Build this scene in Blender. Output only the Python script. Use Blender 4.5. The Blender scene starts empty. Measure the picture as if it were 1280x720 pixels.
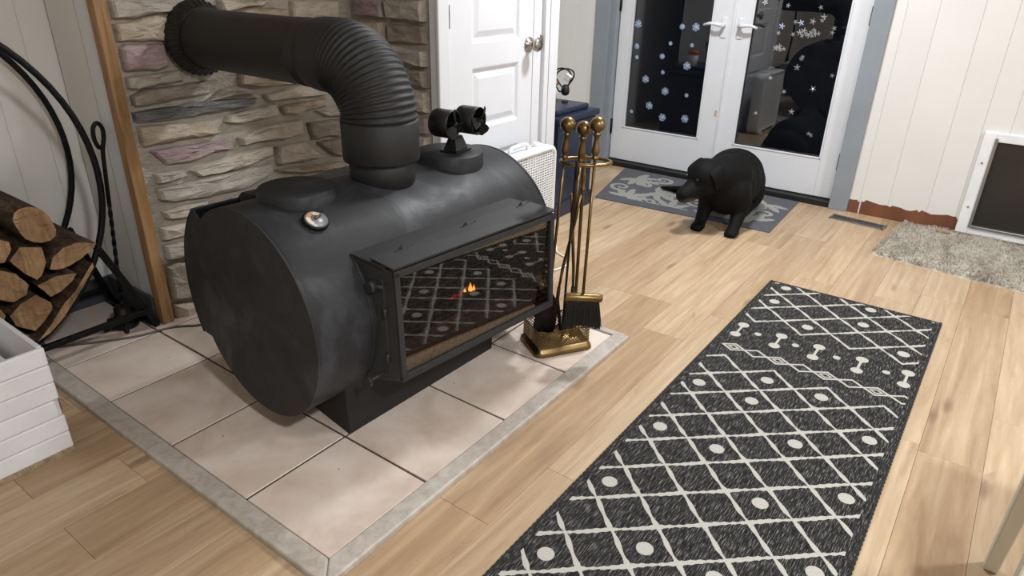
import bpy, bmesh, math, random
import numpy as np
from mathutils import Matrix, Vector, noise
random.seed(7)
PI = math.pi
S = bpy.context.scene
COL = S.collection

# ------------------------------------------------------------------ camera
FPX, TILT, ROLL, HEAD, CH = 858.55, 0.441282, 0.021492, 0.625979, 1.3
_h, _t, _r = HEAD, TILT, ROLL
FW = np.array([-math.sin(_h) * math.cos(_t), math.cos(_h) * math.cos(_t), -math.sin(_t)])
_rt = np.array([math.cos(_h), math.sin(_h), 0.0])
_up = np.cross(_rt, FW)
RT = math.cos(_r) * _rt + math.sin(_r) * _up
UP = -math.sin(_r) * _rt + math.cos(_r) * _up
cam_d = bpy.data.cameras.new('camera')
cam_d.sensor_width = 36.0
cam_d.lens = FPX / 1280 * 36.0
cam_d.clip_start = 0.02
cam = bpy.data.objects.new('camera', cam_d)
COL.objects.link(cam)
_m = Matrix.Identity(4)
for i in range(3):
    _m[i][0], _m[i][1], _m[i][2] = RT[i], UP[i], -FW[i]
_m[2][3] = CH
cam.matrix_world = _m
S.camera = cam

# ------------------------------------------------------------------ world, lamps, exposure
w = bpy.data.worlds.new('night')
S.world = w
w.use_nodes = True
w.node_tree.nodes['Background'].inputs[0].default_value = (0.010, 0.012, 0.018, 1)
w.node_tree.nodes['Background'].inputs[1].default_value = 0.3
S.view_settings.view_transform = 'Standard'
S.view_settings.look = 'None'
S.view_settings.gamma = 1.0
S.view_settings.use_curve_mapping = False
S.view_settings.exposure = 0.0
CEIL = 2.42


def area_light(name, loc, power, size, color=(0.955, 0.98, 1.0)):
    l = bpy.data.lights.new(name, 'AREA')
    l.shape = 'DISK'
    l.size = size
    l.energy = power
    l.color = color
    o = bpy.data.objects.new(name, l)
    COL.objects.link(o)
    o.location = loc
    return o


LAMPS = [((-1.16, 3.10, CEIL - 0.075), 50), ((1.25, 2.6, CEIL - 0.075), 42), ((0.9, 0.25, CEIL - 0.075), 72)]
for _n, (_p, _w) in zip(('ceiling_lamp_door_end_offscreen', 'ceiling_lamp_right_offscreen', 'ceiling_lamp_near_end_offscreen'), LAMPS):
    area_light(_n, _p, _w, 0.26)


# pixel helpers: a pixel gives a direction, the surface it touches gives the distance
def ray(x, y):
    return RT * (x - 640) / FPX - UP * (y - 360) / FPX + FW


C0 = np.array([0, 0, CH])


def onx(x, y, X):
    d = ray(x, y)
    return C0 + d * (X / d[0])


def ony(x, y, Y):
    d = ray(x, y)
    return C0 + d * (Y / d[1])


def onz(x, y, z=0.0):
    d = ray(x, y)
    return C0 + d * ((z - CH) / d[2])


# ------------------------------------------------------------------ materials
def lin(c):
    r = []
    for v in c:
        v = v / 255.0
        r.append(v / 12.92 if v <= 0.04045 else ((v + 0.055) / 1.055) ** 2.4)
    return (*r, 1.0)


class NT:
    def __init__(s, name):
        s.m = bpy.data.materials.new(name)
        s.m.use_nodes = True
        s.t = s.m.node_tree
        s.t.nodes.clear()
        s.out = s.n('ShaderNodeOutputMaterial')

    def n(s, kind, **kw):
        nd = s.t.nodes.new(kind)
        for k, v in kw.items():
            setattr(nd, k, v)
        return nd

    def l(s, a, b):
        s.t.links.new(a, b)

    def val(s, sock, v):
        if hasattr(v, 'links'):
            s.l(v, sock)
        else:
            sock.default_value = v

    def math(s, op, a, b=0.0, clamp=False):
        nd = s.n('ShaderNodeMath', operation=op, use_clamp=clamp)
        s.val(nd.inputs[0], a)
        s.val(nd.inputs[1], b)
        return nd.outputs[0]

    def coords(s, scale=(1, 1, 1), rnd=0.0, kind='Object'):
        tc = s.n('ShaderNodeTexCoord')
        v = tc.outputs[kind]
        if rnd:
            oi = s.n('ShaderNodeObjectInfo')
            mu = s.n('ShaderNodeVectorMath', operation='SCALE')
            cb = s.n('ShaderNodeCombineXYZ')
            for i in range(3):
                s.l(oi.outputs['Random'], cb.inputs[i])
            s.l(cb.outputs[0], mu.inputs[0])
            mu.inputs['Scale'].default_value = rnd
            ad = s.n('ShaderNodeVectorMath', operation='ADD')
            s.l(v, ad.inputs[0])
            s.l(mu.outputs[0], ad.inputs[1])
            v = ad.outputs[0]
        mp = s.n('ShaderNodeMapping')
        mp.inputs['Scale'].default_value = scale
        s.l(v, mp.inputs['Vector'])
        return mp.outputs[0]

    def noise(s, vec, scale, detail=4, rough=0.55, dist=0.0):
        nd = s.n('ShaderNodeTexNoise')
        s.l(vec, nd.inputs['Vector'])
        nd.inputs['Scale'].default_value = scale
        nd.inputs['Detail'].default_value = detail
        nd.inputs['Roughness'].default_value = rough
        nd.inputs['Distortion'].default_value = dist
        return nd.outputs['Fac']

    def ramp(s, fac, stops):
        nd = s.n('ShaderNodeValToRGB')
        e = nd.color_ramp.elements
        while len(e) < len(stops):
            e.new(0.5)
        for k, (p, c) in zip(e, stops):
            k.position = p
            k.color = c if len(c) == 4 else lin(c)
        s.l(fac, nd.inputs[0])
        return nd.outputs[0]

    def mix(s, fac, a, b, mode='MIX'):
        nd = s.n('ShaderNodeMix', data_type='RGBA', blend_type=mode)
        s.val(nd.inputs[0], fac)
        s.val(nd.inputs[6], a)
        s.val(nd.inputs[7], b)
        return nd.outputs[2]

    def bump(s, h, strength=0.3, dist=0.01):
        nd = s.n('ShaderNodeBump')
        nd.inputs['Strength'].default_value = strength
        nd.inputs['Distance'].default_value = dist
        s.l(h, nd.inputs['Height'])
        return nd.outputs[0]

    def pbr(s, color, rough=0.5, metal=0.0, normal=None, spec=0.5):
        b = s.n('ShaderNodeBsdfPrincipled')
        s.val(b.inputs['Base Color'], color)
        s.val(b.inputs['Roughness'], rough)
        s.val(b.inputs['Metallic'], metal)
        b.inputs['Specular IOR Level'].default_value = spec
        if normal is not None:
            s.l(normal, b.inputs['Normal'])
        s.l(b.outputs[0], s.out.inputs[0])
        return b


def simple(name, c1, c2=None, rough=0.5, metal=0.0, scale=8, bump=0.0, bscale=None, stretch=(1, 1, 1), spec=0.5, rnd=0.0):
    t = NT(name)
    if c2 is None:
        c2 = tuple(max(0, v * 0.93) for v in c1)
    v = t.coords(stretch, rnd)
    f = t.noise(v, scale, 5, 0.6)
    col = t.ramp(f, [(0.3, c2), (0.7, c1)])
    nm = None
    if bump:
        nm = t.bump(t.noise(v, bscale or scale * 6, 5, 0.65), bump, 0.004)
    t.pbr(col, rough, metal, nm, spec)
    return t.m


MT = {}
MT['white'] = simple('white_paint', (220, 222, 227), (214, 216, 221), 0.42, scale=3, bump=0.03, bscale=40)
MT['panel'] = simple('cream_panel_paint', (224, 223, 220), (217, 216, 213), 0.5, scale=2, bump=0.05, bscale=25, rnd=9)
MT['panel_grey'] = MT['panel']
MT['ceil'] = simple('ceiling_paint', (236, 234, 229), None, 0.8, scale=2)
MT['plain'] = simple('plain_wall_paint', (222, 217, 208), None, 0.7, scale=2)
MT['grey'] = simple('blue_grey_trim_paint', (140, 147, 155), (132, 139, 147), 0.5, scale=4, bump=0.05)
MT['dgrey'] = simple('dark_grey_baseboard', (66, 70, 76), (58, 61, 67), 0.5, scale=4)
MT['black'] = simple('black_iron', (22, 22, 23), (15, 15, 16), 0.5, 0.6, scale=20, bump=0.15)
MT['blackpl'] = simple('black_plastic', (20, 20, 21), (14, 14, 15), 0.4)
MT['brownbare'] = simple('bare_brown_board', (124, 76, 50), (96, 56, 36), 0.75, scale=7, bump=0.3, stretch=(1, 1, 0.4))
MT['grout'] = simple('grout', (84, 72, 62), (68, 58, 50), 0.9, scale=30)
MT['alu'] = simple('aluminium', (170, 172, 175), (150, 152, 155), 0.35, 0.9)
MT['nickel'] = simple('brushed_nickel', (180, 172, 162), (160, 153, 145), 0.3, 1.0)
MT['flap'] = simple('dark_flap', (42, 39, 36), (34, 31, 29), 0.35, scale=6)
MT['navy'] = simple('navy_paint', (36, 45, 66), (29, 37, 56), 0.35, scale=6, bump=0.05)
MT['whitepl'] = simple('white_plastic', (238, 239, 241), None, 0.35)
MT['orange'] = simple('orange_plastic', (235, 120, 50), None, 0.4)
MT['rubber'] = simple('black_rubber', (16, 16, 17), None, 0.6)
MT['grcable'] = simple('grey_cable', (92, 90, 88), None, 0.6)
MT['paper'] = simple('paper', (236, 236, 238), None, 0.8)
MT['chairpaint'] = simple('chair_paint', (214, 212, 200), (205, 203, 191), 0.45, scale=5)
MT['seatwood'] = simple('seat_wood', (150, 110, 75), (120, 85, 55), 0.45, scale=6, stretch=(8, 1, 1))
MT['osb'] = simple('raw_particle_board', (176, 158, 130), (120, 102, 80), 0.9, scale=90, bump=0.3)


def m_boxpaint():
    t = NT('white_washed_board')
    v = t.coords((1, 1, 1), 5)
    c = t.ramp(t.noise(v, 5, 5, 0.6), [(0.3, (214, 214, 218)), (0.7, (230, 230, 234))])
    t.pbr(c, 0.5, 0, t.bump(t.noise(t.coords((2, 1, 20)), 9, 4), 0.12, 0.003))
    return t.m


MT['boxpaint'] = m_boxpaint()


def m_oak():
    t = NT('oak_laminate')
    v = t.coords((1, 1, 1), 37)
    warp = t.noise(t.coords((5.5, 0.9, 1), 37), 1.5, 3, 0.6, 0.8)
    g1 = t.noise(t.coords((13, 1.1, 1), 37), 1.4, 5, 0.62, 1.4)
    g2 = t.noise(t.coords((110, 5, 1), 37), 1.0, 3, 0.6, 0.3)
    wv = t.n('ShaderNodeTexWave', wave_type='BANDS', bands_direction='X', wave_profile='SIN')
    t.l(t.coords((9, 0.55, 1), 37), wv.inputs['Vector'])
    wv.inputs['Scale'].default_value = 1.0
    wv.inputs['Distortion'].default_value = 11
    wv.inputs['Detail'].default_value = 3
    wv.inputs['Detail Scale'].default_value = 1.1
    c = t.ramp(g1, [(0.25, (150, 124, 97)), (0.45, (182, 157, 126)), (0.62, (196, 174, 145)), (0.85, (208, 190, 163))])
    c = t.mix(t.math('MULTIPLY', wv.outputs['Fac'], 0.28), c, lin((160, 132, 100)))
    c = t.mix(t.math('MULTIPLY', t.math('SUBTRACT', g2, 0.35, True), 0.6), c, lin((146, 118, 88)))
    # knots
    vo = t.n('ShaderNodeTexVoronoi')
    t.l(t.coords((6.5, 2.3, 1), 37), vo.inputs['Vector'])
    vo.inputs['Scale'].default_value = 1.0
    k = t.math('ADD', vo.outputs['Distance'], t.math('MULTIPLY', t.math('SUBTRACT', warp, 0.5), 0.35))
    kn = t.ramp(k, [(0.03, (255, 255, 255)), (0.14, (60, 60, 60)), (0.26, (0, 0, 0))])
    kf = t.math('MULTIPLY', kn, t.math('GREATER_THAN', t.noise(t.coords((2.1, 0.8, 1), 37), 1.3, 0), 0.46))
    c = t.mix(t.math('MULTIPLY', kf, 0.75), c, lin((104, 72, 46)))
    oi = t.n('ShaderNodeObjectInfo')
    tone = t.ramp(oi.outputs['Random'], [(0.0, (226, 214, 202)), (0.35, (255, 255, 255)), (0.7, (244, 236, 226)), (1.0, (212, 198, 186))])
    c = t.mix(1.0, c, tone, 'MULTIPLY')
    c = t.mix(0.06, c, lin((255, 244, 228)))
    t.pbr(c, t.ramp(g2, [(0.3, (138, 138, 138)), (0.7, (160, 160, 160))]), 0, t.bump(g2, 0.10, 0.002), 0.28)
    return t.m


MT['oak'] = m_oak()


def m_tile():
    t = NT('cream_ceramic_tile')
    v = t.coords((1, 1, 1), 23)
    f = t.noise(v, 4.5, 4, 0.6, 0.6)
    c = t.ramp(f, [(0.3, (190, 172, 158)), (0.5, (210, 194, 182)), (0.7, (220, 208, 198))])
    sp = t.n('ShaderNodeTexVoronoi')
    t.l(t.coords((1, 1, 1), 11), sp.inputs['Vector'])
    sp.inputs['Scale'].default_value = 11
    c = t.mix(t.math('LESS_THAN', sp.outputs['Distance'], 0.028), c, lin((90, 66, 50)))
    t.pbr(c, 0.34, 0, t.bump(t.noise(v, 25, 3), 0.04, 0.003))
    return t.m


MT['tile'] = m_tile()


def m_greywood():
    t = NT('weathered_grey_wood')
    f = t.noise(t.coords((30, 30, 8), 5), 1.0, 5, 0.65, 0.5)
    f2 = t.noise(t.coords((4, 4, 4), 5), 1.2, 3)
    c = t.ramp(f, [(0.3, (160, 151, 142)), (0.55, (184, 177, 169)), (0.75, (198, 192, 186))])
    c = t.mix(t.math('MULTIPLY', f2, 0.4), c, lin((150, 136, 122)))
    t.pbr(c, 0.5, 0, t.bump(f, 0.2, 0.003))
    return t.m


MT['greywood'] = m_greywood()


def m_pine():
    t = NT('stained_pine')
    f = t.noise(t.coords((14, 14, 1.2), 5), 2.0, 5, 0.6, 1.2)
    c = t.ramp(f, [(0.3, (112, 80, 50)), (0.5, (150, 114, 76)), (0.75, (172, 136, 96))])
    t.pbr(c, 0.55, 0, t.bump(f, 0.15, 0.003))
    return t.m


MT['pine'] = m_pine()


def m_stone(name, a, b, c3):
    t = NT(name)
    v = t.coords((1, 1, 1.8), 31)
    f = t.noise(v, 9, 6, 0.65, 0.5)
    f2 = t.noise(v, 55, 5, 0.7)
    c = t.ramp(f, [(0.28, a), (0.5, b), (0.72, c3)])
    c = t.mix(t.math('MULTIPLY', f2, 0.30), c, lin(tuple(x * 0.70 for x in b)))
    h = t.math('ADD', t.math('MULTIPLY', t.noise(t.coords((1, 1, 2.6), 31), 20, 6, 0.7, 0.6), 1.0), t.math('MULTIPLY', f2, 0.35))
    t.pbr(c, 0.9, 0, t.bump(h, 0.85, 0.015), 0.2)
    return t.m


STONES = dict(
    beige=m_stone('beige_ledge_stone', (178, 165, 149), (206, 195, 180), (220, 211, 197)),
    tan=m_stone('tan_ledge_stone', (164, 147, 128), (194, 179, 160), (212, 199, 182)),
    grey=m_stone('grey_ledge_stone', (160, 153, 143), (191, 183, 172), (210, 203, 192)),
    brown=m_stone('brown_ledge_stone', (132, 120, 109), (160, 148, 136), (184, 172, 159)),
    dark=m_stone('charcoal_ledge_stone', (98, 96, 96), (122, 120, 119), (150, 147, 144)),
    purple=m_stone('mauve_ledge_stone', (148, 124, 126), (176, 154, 155), (194, 178, 174)))
MT['mortar'] = m_stone('mortar', (168, 159, 146), (188, 179, 166), (200, 192, 180))


def m_steel():
    t = NT('stove_black_steel')
    v = t.coords((1, 1, 1))
    f = t.noise(v, 4.2, 6, 0.62, 1.2)
    f2 = t.noise(v, 120, 3, 0.6)
    c = t.ramp(f, [(0.40, (37, 38, 41)), (0.52, (42, 43, 46)), (0.64, (56, 58, 63))])
    r = t.ramp(f, [(0.4, (192, 192, 192)), (0.65, (172, 172, 172))])
    t.pbr(c, r, 0.0, t.bump(f2, 0.12, 0.002), 0.25)
    return t.m


MT['steel'] = m_steel()
MT['steel2'] = simple('matt_pipe_black', (28, 28, 30), (24, 24, 26), 0.6, 0.0, scale=9, bump=0.05)
MT['steelflat'] = simple('firebox_black_steel', (42, 43, 45), (35, 35, 37), 0.6, 0.0, scale=12, bump=0.12, bscale=120)
MT['rust'] = simple('sooty_base', (22, 21, 22), (15, 14, 14), 0.7, 0.0, scale=10)
MT['brass'] = simple('aged_brass', (142, 120, 84), (104, 86, 56), 0.36, 1.0, scale=14, bump=0.06)
MT['iron'] = simple('sooty_iron', (44, 40, 36), (28, 26, 24), 0.55, 0.6, scale=14, bump=0.2)
MT['bristle'] = simple('black_bristle', (24, 25, 28), (12, 12, 14), 0.5, scale=200, stretch=(30, 30, 1))
MT['brick'] = simple('sooty_firebrick', (60, 48, 40), (34, 28, 25), 0.9, scale=18, bump=0.3)
MT['ash'] = simple('grey_ash', (120, 108, 96), (70, 60, 52), 0.95, scale=40, bump=0.5)
MT['char'] = simple('charred_wood', (40, 30, 26), (14, 12, 11), 0.9, scale=25, bump=0.7)
MT['wire'] = simple('sooty_wire', (58, 44, 34), (40, 30, 24), 0.6, 0.3)


def m_bark():
    t = NT('rough_bark')
    v = t.coords((1, 3, 3), 19)
    f = t.noise(v, 14, 6, 0.7, 0.8)
    c = t.ramp(f, [(0.3, (44, 34, 28)), (0.5, (82, 66, 54)), (0.7, (116, 98, 82))])
    t.pbr(c, 0.95, 0, t.bump(f, 1.0, 0.02), 0.15)
    return t.m


def m_endgrain():
    t = NT('cut_log_end')
    v = t.coords((1, 1, 1), 19)
    f = t.noise(t.coords((1, 9, 2), 19), 5, 5, 0.65, 1.0)
    f2 = t.noise(v, 8, 3, 0.6)
    c = t.ramp(f, [(0.25, (112, 84, 60)), (0.5, (158, 126, 94)), (0.75, (184, 154, 120))])
    c = t.mix(t.math('MULTIPLY', t.math('SUBTRACT', f2, 0.42), 2.6, True), c, lin((112, 84, 60)))
    f3 = t.noise(t.coords((1, 3, 14), 19), 9, 4, 0.7, 1.5)
    c = t.mix(t.math('MULTIPLY', t.math('SUBTRACT', f3, 0.56), 5.0, True), c, lin((78, 58, 44)))
    t.pbr(c, 0.9, 0, t.bump(f, 0.5, 0.008), 0.15)
    return t.m


MT['bark'] = m_bark()
MT['endgrain'] = m_endgrain()


def m_glass(name, ior, tint=(1, 1, 1, 1)):
    t = NT(name)
    fr = t.n('ShaderNodeFresnel')
    ge = t.n('ShaderNodeNewGeometry')
    bf_ = ge.outputs['Backfacing']
    t.l(t.math('ADD', ior, t.math('MULTIPLY', bf_, 1.0 / ior - ior)), fr.inputs['IOR'])
    gl = t.n('ShaderNodeBsdfGlossy')
    gl.inputs['Roughness'].default_value = 0.0
    gl.inputs['Color'].default_value = (1, 1, 1, 1)
    tr = t.n('ShaderNodeBsdfTransparent')
    tr.inputs['Color'].default_value = tint
    mx = t.n('ShaderNodeMixShader')
    t.l(fr.outputs[0], mx.inputs[0])
    t.l(tr.outputs[0], mx.inputs[1])
    t.l(gl.outputs[0], mx.inputs[2])
    t.l(mx.outputs[0], t.out.inputs[0])
    return t.m


MT['pane'] = m_glass('window_glass', 1.65)
MT['stoveglass'] = m_glass('stove_ceramic_glass', 1.85, (0.70, 0.62, 0.56, 1))


def m_emit(name, c, s):
    t = NT(name)
    e = t.n('ShaderNodeEmission')
    e.inputs[0].default_value = lin(c)
    e.inputs[1].default_value = s
    t.l(e.outputs[0], t.out.inputs[0])
    return t.m


MT['flame'] = m_emit('flame', (255, 170, 70), 4.0)
MT['ember'] = m_emit('ember', (255, 60, 20), 0.35)
MT['bluegem'] = simple('blue_glitter', (236, 246, 250), (24, 100, 190), 0.2, 0.3, scale=110)
MT['silvergem'] = simple('silver_glitter', (235, 238, 242), (150, 155, 165), 0.12, 0.7, scale=300)


def m_weave(name, dark, light, streak=(420, 28, 1), binding=False):
    t = NT(name)
    at = t.n('ShaderNodeAttribute', attribute_name='pattern')
    s1 = t.noise(t.coords(streak), 1.0, 3, 0.7)
    s2 = t.noise(t.coords((380, 380, 1)), 1.0, 2, 0.6)
    a, b, c3 = dark
    cd = t.ramp(s1, [(0.36, a), (0.54, b), (0.72, c3)])
    cl = t.ramp(s2, [(0.3, tuple(x * 0.84 for x in light)), (0.6, light)])
    edge = t.math('ADD', at.outputs['Fac'], t.math('MULTIPLY', t.math('SUBTRACT', s1, 0.5), 0.55))
    f = t.math('MULTIPLY', t.math('SUBTRACT', edge, 0.40), 5.0, True)
    t.pbr(t.mix(f, cd, cl), 0.95, 0, t.bump(s2, 0.5, 0.004), 0.1)
    return t.m


MT['runner'] = m_weave('runner_weave', ((24, 23, 24), (50, 49, 49), (156, 154, 149)), (190, 187, 180))
MT['mat'] = m_weave('doormat_weave', ((84, 84, 92), (92, 92, 99), (102, 102, 108)), (156, 156, 150), (160, 160, 1))
MT['binding'] = simple('black_yarn_binding', (40, 39, 40), (22, 22, 23), 0.9, scale=160, bump=0.4, stretch=(1, 1, 1))


def m_shag():
    t = NT('beige_shag')
    f = t.noise(t.coords((3.4, 0.9, 1)), 3, 4, 0.6, 0.5)
    f2 = t.noise(t.coords(), 90, 3, 0.7)
    c = t.ramp(f, [(0.3, (150, 142, 130)), (0.5, (188, 181, 169)), (0.7, (206, 200, 190))])
    c = t.mix(t.math('MULTIPLY', f2, 0.4), c, lin((146, 137, 124)))
    t.pbr(c, 1.0, 0, t.bump(f2, 0.6, 0.01), 0.05)
    return t.m


MT['shag'] = m_shag()


def m_fur():
    t = NT('black_fur')
    f = t.noise(t.coords((1, 1, 1)), 40, 4, 0.6, 1.0)
    c = t.ramp(f, [(0.3, (3, 3, 4)), (0.75, (9, 9, 10))])
    at = t.n('ShaderNodeAttribute', attribute_name='grizzle')
    c = t.mix(t.math('MULTIPLY', at.outputs['Fac'], 0.55), c, lin((118, 112, 104)))
    b = t.pbr(c, 0.7, 0, t.bump(t.noise(t.coords((1, 1, 0.4)), 160, 3), 0.25, 0.004), 0.18)
    return t.m


MT['fur'] = m_fur()


# ------------------------------------------------------------------ mesh helpers
def Rz(a):
    return Matrix.Rotation(a, 4, 'Z')


class MB:
    def __init__(s):
        s.v, s.f, s.sm = [], [], []

    def add(s, vs, fs, smooth=False):
        o = len(s.v)
        s.v += [tuple(p) for p in vs]
        s.f += [tuple(i + o for i in q) for q in fs]
        s.sm += [smooth] * len(fs)
        return s

    def box(s, lo, hi, M=None):
        (a, b, c), (d, e, f) = lo, hi
        vs = [Vector(p) for p in ((a, b, c), (d, b, c), (d, e, c), (a, e, c), (a, b, f), (d, b, f), (d, e, f), (a, e, f))]
        if M is not None:
            vs = [M @ p for p in vs]
        return s.add(vs, [(0, 3, 2, 1), (4, 5, 6, 7), (0, 1, 5, 4), (1, 2, 6, 5), (2, 3, 7, 6), (3, 0, 4, 7)])

    def lathe(s, prof, M=None, seg=32, cap0=True, cap1=True, smooth=True, arc=2 * PI, a0=0.0):
        """prof: list of (r, z) about local Z."""
        M = M or Matrix.Identity(4)
        full = abs(arc - 2 * PI) < 1e-6
        n = seg if full else seg + 1
        vs = []
        for r, z in prof:
            for i in range(n):
                a = a0 + arc * i / seg
                vs.append(M @ Vector((r * math.cos(a), r * math.sin(a), z)))
        fs = []
        for j in range(len(prof) - 1):
            for i in range(seg):
                k = (i + 1) % n
                fs.append((j * n + i, j * n + k, (j + 1) * n + k, (j + 1) * n + i))
        s.add(vs, fs, smooth)
        if full:
            if cap0 and prof[0][0] > 1e-6:
                s.add(vs[:n], [tuple(range(n))[::-1]])
            if cap1 and prof[-1][0] > 1e-6:
                s.add(vs[-n:], [tuple(range(n))])
        return s

    def cyl(s, p, q, r, seg=20, r2=None, smooth=True):
        p, q = Vector(p), Vector(q)
        M = Matrix.Translation(p) @ (q - p).to_track_quat('Z', 'Y').to_matrix().to_4x4()
        return s.lathe([(r, 0), (r if r2 is None else r2, (q - p).length)], M, seg, smooth=smooth)

    def sphere(s, c, r, seg=20, rings=12, sc=(1, 1, 1), M=None):
        prof = [(max(1e-5, r * math.sin(PI * i / rings)), -r * math.cos(PI * i / rings)) for i in range(rings + 1)]
        T = Matrix.Translation(Vector(c)) @ (M or Matrix.Identity(4)) @ Matrix.Diagonal((*sc, 1))
        return s.lathe(prof, T, seg, False, False)

    def tube(s, path, rad, seg=10, closed=False, caps=True, smooth=True):
        P = [Vector(p) for p in path]
        n = len(P)
        R = rad if isinstance(rad, (list, tuple)) else [rad] * n
        prev = None
        vs = []
        for i in range(n):
            if closed:
                t = (P[(i + 1) % n] - P[i - 1]).normalized()
            else:
                t = (P[min(i + 1, n - 1)] - P[max(i - 1, 0)]).normalized()
            if prev is None:
                a = Vector((0, 0, 1)) if abs(t.z) < 0.9 else Vector((1, 0, 0))
                u = t.cross(a).normalized()
            else:
                u = (prev - t * prev.dot(t)).normalized()
            prev = u
            wv = t.cross(u)
            for k in range(seg):
                a = 2 * PI * k / seg
                vs.append(P[i] + (u * math.cos(a) + wv * math.sin(a)) * R[i])
        fs = []
        for i in range(n if closed else n - 1):
            j = (i + 1) % n
            for k in range(seg):
                l = (k + 1) % seg
                fs.append((i * seg + k, i * seg + l, j * seg + l, j * seg + k))
        s.add(vs, fs, smooth)
        if caps and not closed:
            s.add(vs[:seg], [tuple(range(seg))[::-1]])
            s.add(vs[-seg:], [tuple(range(seg))])
        return s

    def prism(s, poly, M, d0, d1, smooth=False):
        """poly in local XY, extruded along local Z d0..d1."""
        n = len(poly)
        vs = [M @ Vector((x, y, d0)) for x, y in poly] + [M @ Vector((x, y, d1)) for x, y in poly]
        fs = [tuple(range(n))[::-1], tuple(range(n, 2 * n))]
        s.add(vs, fs)
        o = len(s.v) - 2 * n
        for i in range(n):
            j = (i + 1) % n
            s.f.append((o + i, o + j, o + n + j, o + n + i))
            s.sm.append(smooth)
        return s

    def mesh(s, name, P=None):
        vs = s.v
        if P is not None:
            I = P.inverted()
            vs = [tuple(I @ Vector(v)) for v in vs]
        me = bpy.data.meshes.new(name)
        me.from_pydata(vs, [], s.f)
        me.polygons.foreach_set('use_smooth', s.sm)
        bm = bmesh.new()
        bm.from_mesh(me)
        bmesh.ops.remove_doubles(bm, verts=bm.verts, dist=1e-6)
        bmesh.ops.recalc_face_normals(bm, faces=bm.faces)
        bm.to_mesh(me)
        bm.free()
        return me

    def build(s, name, mat, parent=None, bevel=0.0, seg=2):
        P = BASE.get(parent.name) if parent is not None else None
        me = s.mesh(name, P)
        return put(name, me, mat, parent, bevel, seg)


BASE = {}


def put(name, me, mat, parent=None, bevel=0.0, seg=2):
    o = bpy.data.objects.new(name, me)
    COL.objects.link(o)
    if mat is not None and not me.materials:
        me.materials.append(mat)
    if parent is not None:
        o.parent = parent
        BASE[o.name] = BASE.get(parent.name)
    if bevel:
        b = o.modifiers.new('bevel', 'BEVEL')
        b.width = bevel
        b.segments = seg
        b.limit_method = 'ANGLE'
        b.angle_limit = 0.7
        b.harden_normals = False
    return o


def thing(name, label, cat, loc=(0, 0, 0), rz=0.0, group=None):
    o = bpy.data.objects.new(name, None)
    COL.objects.link(o)
    o.empty_display_size = 0.05
    o.location = loc
    o.rotation_euler = (0, 0, rz)
    BASE[o.name] = Matrix.Translation(Vector(loc)) @ Rz(rz)
    return tag(o, label, cat, group)


def tag(o, label, cat, group=None):
    o['label'] = label
    o['category'] = cat
    if group:
        o['group'] = group
    return o


def struct(o, label=None):
    o['kind'] = 'structure'
    if label:
        o['label'] = label
    return o


def frame_yz(X, sgn=1):
    """local (a, b, c) -> world (X + sgn*c, a, b): polygons in (y, z), depth along +-X."""
    return Matrix(((0, 0, sgn, X), (1, 0, 0, 0), (0, 1, 0, 0), (0, 0, 0, 1)))


def frame_xz(Y, sgn=-1):
    """local (a, b, c) -> world (a, Y + sgn*c, b)."""
    return Matrix(((1, 0, 0, 0), (0, 0, sgn, Y), (0, 1, 0, 0), (0, 0, 0, 1)))


# ------------------------------------------------------------------ room shell
XW, XS, YC, YR, XD, YE, YB = -2.84, -2.47, 1.12, 2.17, -1.965, 3.05, 4.35
XR, YF = 2.3, -1.9

floor = struct(MB().box((-2.95, YF - 0.1, -0.12), (XR + 0.1, YB + 0.2, -0.012)).build('floor', MT['grout']))
pw, xs0 = 0.1675, 0.0187 - 13 * 0.1675
jump = {13: 2.076, 8: 1.326, 3: 0.394, 1: 0.392, 14: 1.2, 12: 0.9, 9: 0.75, 7: 1.05, 4: 1.12}
mesh_cache = {}
pl_len = 1.21
for k in range(-5, 14 + 14):
    x0 = xs0 + k * pw
    if x0 > XR:
        continue
    j0 = jump.get(k, random.uniform(0, 1.2))
    y = j0 - math.ceil((j0 - YF) / pl_len) * pl_len
    while y < YB + 0.05:
        ya, yb = max(y, YF), min(y + pl_len, YB + 0.1)
        y += pl_len
        if yb - ya < 0.02:
            continue
        # boards run up to the hearth
        spans = [(ya, yb)]
        if x0 + pw < -0.98:
            spans = []
            if ya < 0.68:
                spans.append((ya, min(yb, 0.68)))
            if yb > 2.13:
                spans.append((max(ya, 2.13), yb))
        for a, b in spans:
            if b - a < 0.02:
                continue
            key = round(b - a, 3)
            if key not in mesh_cache:
                m = MB()
                hw, hl, bv = pw / 2 - 0.0003, (b - a) / 2 - 0.0003, 0.0008
                m.add([(-hw, -hl, -0.012), (hw, -hl, -0.012), (hw, hl, -0.012), (-hw, hl, -0.012),
                       (-hw, -hl, -bv), (hw, -hl, -bv), (hw, hl, -bv), (-hw, hl, -bv),
                       (-hw + bv, -hl + bv, 0), (hw - bv, -hl + bv, 0), (hw - bv, hl - bv, 0), (-hw + bv, hl - bv, 0)],
                      [(0, 1, 5, 4), (1, 2, 6, 5), (2, 3, 7, 6), (3, 0, 4, 7), (4, 5, 9, 8), (5, 6, 10, 9), (6, 7, 11, 10), (7, 4, 8, 11), (8, 9, 10, 11)])
                mesh_cache[key] = m.mesh('plank')
            o = put('plank', mesh_cache[key], MT['oak'], floor)
            o.location = (x0 + pw / 2, (a + b) / 2, 0)

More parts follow.
